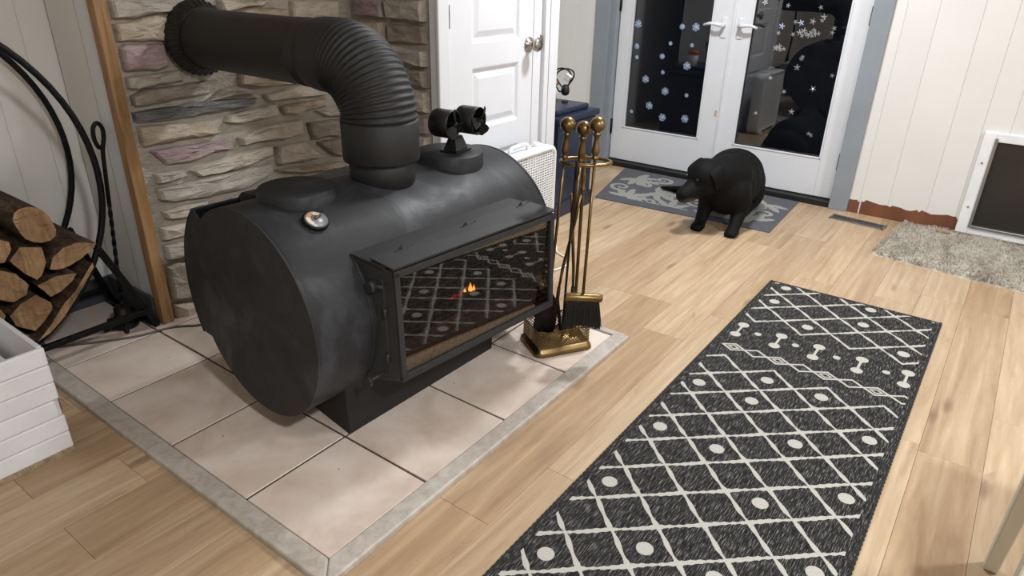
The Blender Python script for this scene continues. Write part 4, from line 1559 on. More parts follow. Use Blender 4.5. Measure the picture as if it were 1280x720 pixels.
MB().box((-0.017, -0.012, -0.02), (0.017, 0.012, 0.02), Matrix.Translation(cc + uu * 0.026 + Vector((0, -0.018, 0.016))) @ Matrix.Rotation(0.6, 4, 'Y')).build('adapter', MT['whitepl'], cord, 0.005)
for i in range(1):
    MB().cyl((pz0.x, pz0.y, chh), (pz0.x, pz0.y, chh + 0.01), 0.018, 12).build('plug_foot', MT['rubber'], cord)

# ------------------------------------------------------------------ floor register
fv = thing('floor_register', 'metal floor vent register set in the boards by the bare brown strip', 'vent', (-0.59, 4.18, 0))
rv = math.radians(-6)
VM = Matrix.Translation((-0.592, 4.18, 0)) @ Rz(rv)
bx_ = MB()
L_, W_ = 0.148, 0.045
for a, b, c, d in ((-L_, L_, -W_, -W_ + 0.012), (-L_, L_, W_ - 0.012, W_), (-L_, -L_ + 0.012, -W_, W_), (L_ - 0.012, L_, -W_, W_)):
    bx_.box((a, c, 0.0), (b, d, 0.004), VM)
bx_.build('frame', MT['alu'], fv)
MB().box((-L_ + 0.005, -W_ + 0.005, -0.008), (L_ - 0.005, W_ - 0.005, 0.0012), VM).build('hole_shade_plate', MT['iron'], fv)  # dark plate under the slats, its colour stands for shade inside the holes
x = -L_ + 0.02
while x < L_ - 0.014:
    MB().box((x, -W_ + 0.01, 0.0), (x + 0.0032, W_ - 0.01, 0.0018), VM).build('slat', MT['alu'], fv)
    x += 0.0125
MB().box((-L_ + 0.01, -0.003, 0.0), (L_ - 0.01, 0.002, 0.0020), VM).build('cross_bar', MT['grcable'], fv)


# ------------------------------------------------------------------ rugs
def grid_rug(name, quad, n, m_, thick, pat, mat, parent=None):
    """quad: A(near-left) B(near-right) C(far-right) D(far-left); pat(u,v)->0..1 with u,v in metres from D."""
    A, B, C, D = [np.array(q, float) for q in quad]
    W = np.linalg.norm(C - D)
    L = np.linalg.norm(A - D)
    uu_, vv_ = np.meshgrid(np.linspace(0, 1, n), np.linspace(0, 1, m_))
    uf, vf = uu_.ravel(), vv_.ravel()
    P = ((1 - uf) * (1 - vf))[:, None] * D + (uf * (1 - vf))[:, None] * C + (uf * vf)[:, None] * B + ((1 - uf) * vf)[:, None] * A
    z = np.full(len(P), thick)
    V = np.c_[P, z]
    idx = np.arange(n * m_).reshape(m_, n)
    F = np.c_[idx[:-1, :-1].ravel(), idx[1:, :-1].ravel(), idx[1:, 1:].ravel(), idx[:-1, 1:].ravel()]
    loop = np.r_[idx[0, :], idx[1:, -1], idx[-1, -2::-1], idx[-2:0:-1, 0]]
    V2 = V[loop].copy()
    V2[:, 2] = 0.0
    o = len(V)
    k = len(loop)
    F2 = [(int(loop[i]), int(loop[(i + 1) % k]), o + (i + 1) % k, o + i) for i in range(k)]
    me = bpy.data.meshes.new(name)
    me.from_pydata(np.r_[V, V2].tolist(), [], F.tolist() + F2)
    at = me.attributes.new('pattern', 'FLOAT', 'POINT')
    val = np.r_[pat(uf * W, vf * L), np.zeros(k)].astype(np.float32)
    at.data.foreach_set('value', val)
    return put(name, me, mat, parent)


def seg_dist(u, v, a, b):
    ax, ay = a
    bx, by = b
    dx, dy = bx - ax, by - ay
    t = np.clip(((u - ax) * dx + (v - ay) * dy) / (dx * dx + dy * dy), 0, 1)
    return np.hypot(u - ax - t * dx, v - ay - t * dy)


def runner_pat(u, v):
    out = np.zeros_like(u)
    soft = lambda d, w_: np.clip((w_ - d) / 0.004 + 0.5, 0, 1)
    P, Q = 0.179, 0.1575
    wob = 0.0018 * np.sin(u * 90 + v * 37) + 0.0012 * np.sin(u * 210 - v * 160)

    def lat(U, V, mask):
        a = U + V - 0.5
        b = U - V - 0.5
        g = math.hypot(1 / P, 1 / Q)
        d = np.minimum(np.abs(a - np.round(a)), np.abs(b - np.round(b))) / g + wob
        return soft(d, 0.0056) * mask
    inm = ((u > 0.022) & (u < 0.662)).astype(float)
    U = (u - 0.076) / P
    V = (v - 0.869) / Q
    fr = np.abs(U - np.round(U))
    out = np.maximum(out, lat(U, V, (V >= -0.5 + fr - 0.045) * inm * (v < 2.1)))
    V2 = (v - 0.055) / 0.161
    out = np.maximum(out, lat(U, V2, (V2 <= 2.5 - fr + 0.045) * inm * (v > 0.012)))
    # far end mirrors this end beyond the picture
    dots = [(.079, .05), (.08, .22), (.429, .051), (.433, .216), (.259, .377), (.605, .376),
            (.073, 1.026), (.256, .869), (.255, 1.026), (.434, .862), (.075, 1.339), (.257, 1.338), (.437, 1.172), (.613, 1.016), (.074, 1.658), (.436, 1.489), (.617, 1.329), (.077, 1.98), (.261, 1.819), (.433, 1.802), (.617, 1.644), (.255, 2.04), (.613, 1.96)]
    for a, b in dots:
        out = np.maximum(out, soft(np.hypot(u - a, v - b), 0.0215))
    for a in (0.049, 0.199, 0.339, 0.490, 0.642):
        for b, r in ((0.514, 0.0215), (0.607, 0.0205)):
            out = np.maximum(out, soft(np.hypot((u - a), (v - b)), r))
        out = np.maximum(out, soft(seg_dist(u, v, (a, 0.52), (a, 0.60)), 0.0045))
    for a in (0.12, 0.263, 0.411, 0.578):
        out = np.maximum(out, soft(np.hypot(u - a, v - 0.556), 0.0135))
    for i in range(8):
        c = 0.080 + 0.0825 * i
        d = np.abs(np.abs(u - c) / 0.041 + np.abs(v - 0.712) / 0.027 - 1) * 0.022
        if i == 7:
            d = d + (u > 0.668) * 1
        out = np.maximum(out, soft(d, 0.0042))
        if i % 2 == 0 and i < 7:
            d = np.abs(np.abs(u - c) / 0.019 + np.abs(v - 0.712) / 0.0125 - 1) * 0.011
            out = np.maximum(out, soft(d, 0.0032))
    return out


RX0, RX1, RY1, RY0 = -0.721, -0.037, 3.052, 0.62
run = thing('runner_rug', 'black woven runner rug with off-white diamond lattice and dots', 'rug', (-0.38, 1.84, 0))
me_ = grid_rug('pile', [(RX0 - (-0.38), RY0 - 1.84), (RX1 + 0.38, RY0 - 1.84), (RX1 + 0.38, RY1 - 1.84 - 0.004), (RX0 + 0.38, RY1 - 1.84 - 0.018)], 229, 811, 0.0075, runner_pat, MT['runner'], run)
for a, b in (((RX0, RY0), (RX0, RY1 - 0.018)), ((RX1, RY0), (RX1, RY1 - 0.004))):
    n = 420
    pts, rad = [], []
    for i in range(n + 1):
        t = i / n
        pts.append((a[0] + (b[0] - a[0]) * t, a[1] + (b[1] - a[1]) * t, 0.0048))
        rad.append(0.0046 + 0.0011 * math.sin(i * 1.9))
    MB().tube(pts, rad, 7).build('binding', MT['binding'], run)


def mat_pat(u, v):
    out = np.zeros_like(u)
    rnd = random.Random(21)
    soft = lambda d, w_: np.clip((w_ - d) / 0.004 + 0.5, 0, 1)
    wob = 0.003 * np.sin(u * 60 + np.sin(v * 45) * 2) + 0.002 * np.sin(v * 80 + u * 25)

    def leaf(cx, cy, a, L, w_):
        du, dv = u - cx, v - cy
        s = du * math.cos(a) + dv * math.sin(a)
        t = -du * math.sin(a) + dv * math.cos(a)
        s = s / L
        hw = w_ * np.sin(np.clip(s, 0, 1) * PI) ** 0.7 * (1 + 0.16 * np.sin(s * 26))
        return soft(np.abs(t) - hw + ((s < 0) | (s > 1)) * 1.0 + wob * 0.6, 0.0) * ((s >= 0) & (s <= 1))

    def fan_(cx, cy, a, n, L, w_, spread):
        o = np.zeros_like(u)
        for i in range(n):
            o = np.maximum(o, leaf(cx, cy, a + spread * (i / (n - 1) - 0.5), L * (0.75 + 0.25 * math.cos((i / (n - 1) - 0.5) * 3)), w_))
        return o

    def scroll(cx, cy, r0, a0_, turns, sg, w_):
        o = np.zeros_like(u)
        prev = None
        for i in range(28):
            t = i / 27
            a = a0_ + sg * t * turns * 2 * PI
            r = r0 * (1 - 0.85 * t)
            p = (cx + r * math.cos(a), cy + r * math.sin(a))
            if prev:
                o = np.maximum(o, soft(seg_dist(u, v, prev, p) + wob * 0.3, w_ * (1 - 0.45 * t)))
            prev = p
        return o
    for (cx, cy, a) in ((0.20, 0.62, -1.2), (0.52, 0.68, -1.9), (0.82, 0.66, -1.1), (1.05, 0.58, -2.4), (0.15, 0.20, 0.6), (0.50, 0.22, 0.9), (0.78, 0.18, 2.1), (1.05, 0.20, 2.0), (0.36, 0.42, 0.2), (0.92, 0.42, 2.9)):
        out = np.maximum(out, fan_(cx, cy, a, 6, 0.19, 0.026, 3.6))
    for (cx, cy, r, a, sg) in ((0.10, 0.44, 0.085, 1.0, 1), (0.33, 0.13, 0.075, 2.0, -1), (0.66, 0.46, 0.09, 0.2, 1), (0.68, 0.10, 0.06, 3.0, 1), (0.36, 0.62, 0.07, 4.0, -1), (1.08, 0.42, 0.07, 2.5, 1), (0.22, 0.30, 0.06, 0.5, -1), (0.50, 0.46, 0.07, 3.5, -1), (0.80, 0.34, 0.07, 5.0, -1), (0.95, 0.10, 0.07, 1.0, 1), (0.98, 0.60, 0.06, 0.0, -1)):
        out = np.maximum(out, scroll(cx, cy, r, a, 1.3, sg, 0.016))
    edge = (u > 0.012) & (v > 0.012) & (v < 0.66)
    return out * edge


dm_o = grid_rug('door_mat', [(-1.99, 3.603), (-0.935, 3.672), (-0.965, 4.335), (-2.165, 4.335)], 300, 180, 0.005, mat_pat, MT['mat'])
tag(dm_o, 'dark grey doormat with pale grey scroll and leaf pattern at the french doors', 'mat')

# shag rug
A, B, C, D = [Vector((*p, 0)) for p in ((-0.432, 3.690), (0.90, 3.560), (0.93, 4.300), (-0.372, 4.325))]
shag = thing('shag_rug', 'beige shag rug in front of the pet door', 'rug', (0.2, 3.95, 0))


def shp(s, t):
    r = 0.06
    # slight corner rounding
    p = (A * (1 - s) + B * s) * (1 - t) + (D * (1 - s) + C * s) * t
    return p


n, m2 = 90, 50
vs, fs = [], []
for j in range(m2):
    for i in range(n):
        s, t = i / (n - 1), j / (m2 - 1)
        if i == 0 and j == 0:
            s, t = 0.018, 0.03
        p = shp(s, t)
        e = min(s * 1.3, (1 - s) * 1.3, t * 0.65, (1 - t) * 0.65)
        h = 0.016 * min(1, (e / 0.02)) ** 0.5 + 0.004 * noise.noise((p.x * 20, p.y * 20, 0)) * min(1, e / 0.02) + 0.004 * math.sin(p.x * 26 + 2 * noise.noise((p.x * 3, p.y * 3, 7))) * min(1, e / 0.03)
        vs.append((p.x, p.y, max(0.0, h)))
for j in range(m2 - 1):
    for i in range(n - 1):
        fs.append((j * n + i, j * n + i + 1, (j + 1) * n + i + 1, (j + 1) * n + i))
MB().add(vs, fs, True).build('backing', MT['shag'], shag)
rnd = random.Random(8)
tf = MB()
for i in range(26000):
    s, t = rnd.random(), rnd.random()
    if s + t * 0.5 < 0.03:
        continue
    if s > 0.62 and rnd.random() < 0.6:
        continue
    p = shp(s, t)
    a = rnd.uniform(0, 2 * PI)
    h = rnd.uniform(0.010, 0.018) + 0.004 * math.sin(p.x * 26 + 2 * noise.noise((p.x * 3, p.y * 3, 7)))
    le = rnd.uniform(0.004, 0.014)
    b = rnd.uniform(0, 2 * PI)
    q = Vector((math.cos(a), math.sin(a), 0)) * 0.0022
    zb = 0.008
    tip = p + Vector((math.cos(b) * le, math.sin(b) * le, zb + h))
    tf.v += [tuple(p - q + Vector((0, 0, zb))), tuple(p + q + Vector((0, 0, zb))), tuple(tip + q * 0.5), tuple(tip - q * 0.5)]
    k = len(tf.v)
    tf.f.append((k - 4, k - 3, k - 2, k - 1))
    tf.sm.append(False)
I = BASE[shag.name].inverted()
me = bpy.data.meshes.new('tufts')
me.from_pydata([tuple(I @ Vector(v)) for v in tf.v], [], tf.f)
o = put('tufts', me, MT['shag'], shag)
o['kind'] = 'stuff'
ch = Vector(onz(1179, 289, 0.03))
tag(MB().prism([(-0.035, -0.008), (-0.01, -0.014), (0.03, -0.006), (0.036, 0.006), (0.0, 0.012), (-0.03, 0.008)], Matrix.Translation((ch.x, ch.y, 0.022)) @ Rz(-0.1) @ Matrix.Rotation(0.1, 4, 'X'), 0, 0.009).build('wood_chip', MT['endgrain'], None, 0.002), 'pale wood chip lying on the shag rug', 'wood chip')

# ------------------------------------------------------------------ window clings
gsh = {}


def flake(r, six, key):
    m = MB()
    for i in range(6 if six else 5):
        a = 2 * PI * i / (6 if six else 5)
        M = Rz(a)
        pts = [(0, -0.10 * r), (0.55 * r, -0.16 * r), (r, 0), (0.55 * r, 0.16 * r), (0, 0.10 * r)]
        m.prism(pts, M, 0, 0.0015)
        if six:
            for sg in (1, -1):
                m.prism([(0.5 * r, 0), (0.82 * r, sg * 0.30 * r), (0.72 * r, sg * 0.36 * r), (0.38 * r, 0.02 * sg * r)][::sg], M, 0, 0.0014)
    m.lathe([(0.22 * r, 0), (0.18 * r, 0.003), (0.001, 0.0045)], None, 8, smooth=False)
    return m.mesh(key)


for i, r in enumerate((0.029, 0.021, 0.0155)):
    gsh['b%d' % i] = flake(r, True, 'snowflake_cling')
    gsh['s%d' % i] = flake(r, False, 'gem_cling')
Q = lambda a, b: (680 + a / 2.909, b / 2.909)
FRM = Matrix(((1, 0, 0), (0, 0, -1), (0, 1, 0)))


def cling(px, py, kind, size, mat, label, group, name, rot):
    p = ony(px, py, DY + 0.0178)
    o = bpy.data.objects.new(name, gsh[kind + str(size)].copy())
    o.data.materials.append(mat)
    COL.objects.link(o)
    o.matrix_world = Matrix.Translation((p[0], DY + 0.0182, p[2])) @ FRM.to_4x4() @ Rz(rot)
    tag(o, label, 'sticker', group)


rnd = random.Random(12)
for i, (a, b, sz) in enumerate([(343, 87, 0), (503, 97, 1), (553, 99, 0), (338, 168, 1), (460, 158, 2), (538, 165, 2), (338, 208, 2), (430, 205, 1), (520, 240, 0), (432, 263, 2), (370, 288, 0), (440, 332, 0), (518, 347, 2), (383, 384, 0), (318, 405, 2), (430, 427, 0), (512, 432, 0)]):
    cling(*Q(a, b), 'b', sz, MT['bluegem'] if (i % 4) else MT['silvergem'] if False else MT['bluegem'], 'blue glitter snowflake cling on the french door pane beside the navy chest', 'blue snowflake clings', 'snowflake_cling', rnd.random())
sil = [(805, 8), (888, 20), (1007, 27), (1018, 62), (1012, 74), (915, 80), (978, 78), (853, 120), (905, 125), (930, 118), (938, 130), (952, 122), (962, 128), (970, 118), (982, 110), (985, 122), (998, 122), (975, 130), (946, 112), (1055, 103), (1048, 119), (843, 174), (858, 181), (872, 178), (856, 170), (940, 208), (936, 214), (920, 245), (1048, 275), (823, 283), (978, 323), (873, 333), (770, 411), (900, 406), (962, 486), (970, 492)]
for i, (a, b) in enumerate(sil):
    sz = 2 if i % 3 else 1
    cling(*Q(a, b), 's', sz, MT['silvergem'], 'small silver gem cling on the french door pane nearer the pet door', 'silver gem clings', 'gem_cling', rnd.random())
for a, b in ((935, 83), (865, 95)):
    cling(*Q(a, b), 's', 1, MT['bluegem'], 'small blue gem cling among silver ones on the door pane', 'blue gem clings', 'gem_cling', rnd.random())

# ------------------------------------------------------------------ log rack, logs, iron tool
rack = thing('log_rack', 'black tubular steel hoop firewood rack against the white wall', 'log rack', (-2.62, 0.45, HZ))


def ring_at(X, cy, cz, r, nm):
    pts = [(X, cy + r * math.cos(a), cz + r * math.sin(a)) for a in [2 * PI * i / 72 for i in range(72)]]
    MB().tube(pts, 0.0105, 12, closed=True).build(nm, MT['black'], rack)


FXR, BXR = -2.455, -2.79
ring_at(FXR, 0.418, 0.634, 0.580, 'hoop')
ring_at(BXR, 0.505, 0.650, 0.545, 'hoop')


def sqtube(p, q, w_, nm):
    p, q = Vector(p), Vector(q)
    M = Matrix.Translation(p) @ (q - p).to_track_quat('Z', 'Y').to_matrix().to_4x4()
    MB().box((-w_, -w_, 0), (w_, w_, (q - p).length), M).build(nm, MT['black'], rack, 0.003)


sqtube((FXR, 0.936, 0.385), (FXR, 1.080, HZ + 0.011), 0.011, 'leg_brace')
sqtube((BXR, 0.985, 0.36), (BXR, 1.072, HZ + 0.011), 0.011, 'leg_brace')
sqtube((FXR, -0.10, 0.385), (FXR, -0.27, HZ + 0.012), 0.011, 'leg_brace')
sqtube((BXR, 0.02, 0.38), (BXR, -0.20, HZ + 0.012), 0.011, 'leg_brace')
sqtube((FXR + 0.01, -0.24, 0.090), (FXR + 0.01, 1.056, 0.096), 0.010, 'base_bar')
sqtube((BXR, -0.16, 0.075), (BXR, 1.052, 0.080), 0.010, 'base_bar')
sqtube((FXR, 1.078, HZ + 0.010), (BXR, 1.070, HZ + 0.010), 0.0105, 'cross_bar')
sqtube((FXR, -0.262, HZ + 0.012), (BXR, -0.19, HZ + 0.012), 0.0105, 'cross_bar')
for y, z in ((0.418 + 0.58 * math.cos(-0.9), 0.634 + 0.58 * math.sin(-0.9)), (0.418, 0.058), (0.418 + 0.58 * math.cos(-2.2), 0.634 + 0.58 * math.sin(-2.2))):
    MB().cyl((FXR, y, z), (BXR, y + 0.03, z + 0.02), 0.009, 12).build('hoop_spacer', MT['black'], rack)
LOGX = -2.395
LOGS = [
    ('round bark-covered log on top of the stacked firewood', [(43 + 27 * math.cos(a) + 2 * math.sin(3 * a), 281 + 22 * math.sin(a) + 6 * math.cos(a)) for a in [2 * PI * i / 16 for i in range(16)]]),
    ('reddish split log wedged under the hoop beside the round log', [(62, 337), (66, 322), (78, 310), (95, 303), (121, 304), (112, 315), (95, 328), (75, 337)]),
    ('pale split log directly under the round log', [(12, 326), (24, 309), (52, 309), (58, 328), (52, 345), (46, 350), (28, 340)]),
    ('flat split log under the reddish split log', [(46, 357), (70, 345), (96, 341), (92, 350), (77, 364), (63, 372), (55, 364)]),
    ('thick split log beside the pale split log', [(-14, 342), (0, 338), (20, 342), (36, 356), (34, 368), (18, 378), (0, 375), (-14, 365)]),
    ('rounded split log low in the stack behind the white crate', [(12, 395), (25, 380), (45, 368), (64, 378), (66, 388), (56, 402), (44, 414), (20, 408)]),
    ('small split log beside the round log end', [(-22, 300), (-5, 298), (11, 303), (14, 312), (6, 328), (-12, 332)]),
    ('long bark slab with pale edge lying along the hoop', [(116, 327), (118, 333), (104, 358), (81, 396), (67, 420), (50, 433), (49, 429), (65, 404), (78, 382), (98, 360)]),
    ('dark split log at the bottom of the stack behind the crate', [(12, 414), (36, 419), (38, 428), (30, 438), (4, 432)]),
    ('split log leaning behind the corner of the white crate', [(-24, 384), (-4, 381), (7, 394), (2, 410), (-22, 410)]),
]
for i, (lab, poly) in enumerate(LOGS):
    rnd = random.Random(50 + i)
    fx = LOGX - rnd.uniform(0, 0.02) - (0.015 if i in (3, 5, 8) else 0)
    q = [onx(a, b, fx)[1:] for a, b in poly]
    qc = np.mean(q, axis=0)
    q = [qc + (p - qc) * (0.975 if i in (3, 5, 7, 8) else 0.99) for p in q]
    for (hy, hz_, hr) in ((0.418, 0.634, 0.562), (0.505, 0.650, 0.527)):   # the hoops hold the stack
        for k, p in enumerate(q):
            dv = np.array([p[0] - hy, p[1] - hz_])
            L_h = np.hypot(*dv)
            if L_h > hr:
                q[k] = np.array([hy, hz_]) + dv * (hr / L_h)
    # resample and roughen
    pts = []
    for k in range(len(q)):
        a, b = Vector(q[k]), Vector(q[(k + 1) % len(q)])
        nn = max(1, int((b - a).length / 0.014))
        for j in range(nn):
            p = a.lerp(b, j / nn)
            pts.append(p + Vector((noise.noise((p.x * 60, p.y * 60, i)), noise.noise((p.x * 60, p.y * 60, i + 9)))) * 0.0022)
    c = sum(pts, Vector((0, 0))) / len(pts)
    lg = thing('firewood_log', lab, 'log', (fx - 0.2, c.x, min(p.y for p in pts)), 0, 'firewood in the hoop rack')
    Lg = rnd.uniform(0.36, 0.40)
    n = len(pts)
    ends = MB()
    vs = [(fx + 0.0025 * noise.noise((p.x * 50, p.y * 50, 3)), p.x, p.y) for p in pts]
    vs += [(fx + 0.004 * noise.noise((p.x * 70, p.y * 70, 4)), c.x + (p.x - c.x) * 0.55, c.y + (p.y - c.y) * 0.55) for p in pts] + [(fx, c.x, c.y)]
    fs = [(k, (k + 1) % n, n + (k + 1) % n, n + k) for k in range(n)] + [(n + k, n + (k + 1) % n, 2 * n) for k in range(n)]
    ends.add(vs, fs)
    ends.build('cut_end', MT['endgrain'], lg)
    MB().add([(fx - Lg, p.x, p.y) for p in pts], [tuple(range(n))]).build('rear_end', MT['endgrain'], lg)
    bk = MB()
    K = 12
    vs, fs = [], []
    for k in range(K + 1):
        x = fx - Lg * k / K
        for p in pts:
            dd = (p - c)
            e = 1 + (0.03 if 0 < k < K else 0.0) * min(0.2, noise.noise((x * 25, p.x * 40, p.y * 40)))
            vs.append((x, c.x + dd.x * e, c.y + dd.y * e))
    for k in range(K):
        for j in range(n):
            l = (j + 1) % n
            fs.append((k * n + j, k * n + l, (k + 1) * n + l, (k + 1) * n + j))
    bk.add(vs, fs, i == 0)
    bk.build('bark', MT['bark'], lg)
# twisted iron poker in a cast base behind the rack
tp = thing('twisted_poker', 'black twisted iron poker with loop handle standing beside the wooden strip', 'poker', (-2.56, 1.008, HZ))
a_, b_ = Vector((-2.56, 1.008, 0.06)), Vector((-2.56, 1.072, 0.665))
tw = MB()
NN = 120
vs, fs = [], []
for i in range(NN + 1):
    t = i / NN
    p = a_.lerp(b_, t)
    an = t * 26 if t < 0.72 else 0.72 * 26
    r = 0.0075
    for k in range(4):
        g = an + PI / 2 * k
        vs.append(p + Vector((r * math.cos(g), r * math.sin(g), 0)))
for i in range(NN):
    for k in range(4):
        l = (k + 1) % 4
        fs.append((4 * i + k, 4 * i + l, 4 * i + 4 + l, 4 * i + 4 + k))
tw.add(vs, fs)
tw.build('twisted_rod', MT['black'], tp)
lp = spline([(-2.56, 1.071, 0.655), (-2.56, 1.077, 0.690), (-2.56, 1.088, 0.725), (-2.56, 1.089, 0.757), (-2.56, 1.076, 0.775), (-2.56, 1.060, 0.760), (-2.56, 1.055, 0.725), (-2.56, 1.062, 0.695), (-2.56, 1.072, 0.690)], 5)
MB().tube(lp, 0.0075, 10).build('loop', MT['black'], tp)
MB().lathe([(0.047, 0), (0.051, 0.012), (0.042, 0.03), (0.030, 0.05), (0.028, 0.075), (0.016, 0.085), (0.001, 0.085)], Matrix.Translation((-2.56, 1.008, HZ - 0.0005)), 28).build('cast_base', MT['iron'], tp)
for a in (3.5, 4.7, 5.9):
    MB().tube([(-2.56, 1.008, HZ + 0.02), (-2.56 + 0.045 * math.cos(a), 1.008 + 0.045 * math.sin(a), HZ + 0.017), (-2.56 + 0.078 * math.cos(a), 1.008 + 0.078 * math.sin(a), HZ + 0.008)], [0.014, 0.011, 0.008], 8).build('claw_foot', MT['iron'], tp)
# cable on the tiles
cp = [(-2.74, 0.80, HZ + 0.004), (-2.66, 0.76, HZ + 0.004), (-2.60, 0.755, HZ + 0.004), (-2.54, 0.83, HZ + 0.004), (-2.475, 0.92, HZ + 0.004), (-2.43, 1.00, HZ + 0.004), (-2.415, 1.06, HZ + 0.004), (-2.39, 1.12, HZ + 0.004), (-2.33, 1.19, HZ + 0.004), (-2.30, 1.32, HZ + 0.004), (-2.32, 1.5, HZ + 0.004)]
tag(MB().tube(spline(cp), 0.0042, 8).build('floor_cable', MT['grcable']), 'thin grey cable lying across the hearth tiles behind the stove', 'cable')

# ------------------------------------------------------------------ white crate with papers
crx1, crx0, cry1, cry0, crh = -1.945, -2.34, 0.552, -0.15, 0.345
crate = thing('white_crate', 'white painted open crate of grooved boards with papers inside', 'crate', (-2.14, 0.2, 0))
th = 0.014
nb = 6
bh = (crh - 0.018) / nb
for k in range(nb):
    z0, z1 = 0.018 + k * bh, 0.018 + (k + 1) * bh - 0.0015
    y1 = cry1 - (0.012 if k == 2 else 0.0)
    MB().box((crx1 - th, cry0, z0), (crx1, y1, z1)).build('front_board', MT['boxpaint'], crate, 0.004, 2)
    MB().box((crx0, cry0, z0), (crx0 + th, cry1, z1)).build('back_board', MT['boxpaint'], crate, 0.004, 2)
MB().box((crx0 + th, cry1 - th, 0.018), (crx1 - th, cry1 - 0.001, crh)).build('end_panel', MT['boxpaint'], crate, 0.002)
MB().box((crx0 + th, cry0, 0.018), (crx1 - th, cry0 + th, crh)).build('end_panel', MT['boxpaint'], crate, 0.002)
MB().box((crx1 - th + 0.001, cry1 - 0.0005, 0.14), (crx1 - 0.002, cry1 + 0.0005, 0.20)).build('bare_edge', MT['osb'], crate)
MB().box((crx0, cry0, 0.0), (crx1 - 0.001, cry1 - 0.001, 0.018)).build('bottom_board', MT['osb'], crate, 0.001)
for i, (x, y, z, rz, tx) in enumerate(((-2.14, 0.182, 0.255, 0.08, 0.05), (-2.14, 0.40, 0.256, -0.08, -0.06), (-2.14, -0.025, 0.255, 0.0, 0.05))):
    q = MB()
    M = Matrix.Translation((x, y, z)) @ Rz(rz) @ Matrix.Rotation(tx, 4, 'Y')
    vs, fs = [], []
    for a in range(9):
        for b in range(7):
            u_, v_ = (a / 8 - 0.5) * 0.24, (b / 6 - 0.5) * 0.19
            vs.append(M @ Vector((u_, v_, 0.012 * noise.noise((u_ * 8 + i, v_ * 8, 2)))))
    for a in range(8):
        for b in range(6):
            fs.append((a * 7 + b, a * 7 + b + 1, a * 7 + 8 + b, a * 7 + 7 + b))
    o = q.add(vs, fs, True).build('paper_sheet', MT['paper'])
    sm = o.modifiers.new('solid', 'SOLIDIFY')
    sm.thickness = 0.0015
    tag(o, ['creased white paper sheet lying flat in the crate', 'white paper sheet against the far end of the crate', 'tilted white paper sheet deep in the crate'][i], 'paper', 'papers in the crate')
o = MB().box((-2.31, -0.12, 0.018), (-1.975, 0.515, 0.245)).build('paper_bundle', MT['paper'], None, 0.004)
tag(o, 'thick bundle of paper filling the white crate', 'paper')

# ------------------------------------------------------------------ chair at the right
chair = thing('white_chair', 'off-white painted wooden chair with only its legs showing beside the runner', 'chair', (0.40, 1.50, 0))


def cleg(x, y, x2, y2, top_z):
    w0, w1 = 0.015, 0.021
    vs = []
    for (cx, cy, z, w_) in ((x, y, 0, w0), (x2, y2, top_z, w1)):
        vs += [(cx - w_, cy - w_, z), (cx + w_, cy - w_, z), (cx + w_, cy + w_, z), (cx - w_, cy + w_, z)]
    MB().add(vs, [(0, 3, 2, 1), (4, 5, 6, 7), (0, 1, 5, 4), (1, 2, 6, 5), (2, 3, 7, 6), (3, 0, 4, 7)]).build('leg', MT['chairpaint'], chair, 0.004)


cleg(0.232, 1.678, 0.245, 1.668, 0.44)
cleg(0.232, 1.318, 0.245, 1.330, 0.44)
cleg(0.600, 1.678, 0.585, 1.668, 0.90)
cleg(0.600, 1.318, 0.585, 1.330, 0.90)
MB().box((0.215, 1.30, 0.44), (0.61, 1.70, 0.465)).build('seat', MT['chairpaint'], chair, 0.010)
for z in (0.62, 0.74, 0.85):
    MB().box((0.572, 1.33, z), (0.592, 1.665, z + 0.05)).build('back_slat', MT['chairpaint'], chair, 0.005)
for y in (1.672, 1.324):
    MB().box((0.25, y - 0.008, 0.20), (0.58, y + 0.008, 0.225)).build('stretcher', MT['chairpaint'], chair, 0.004)

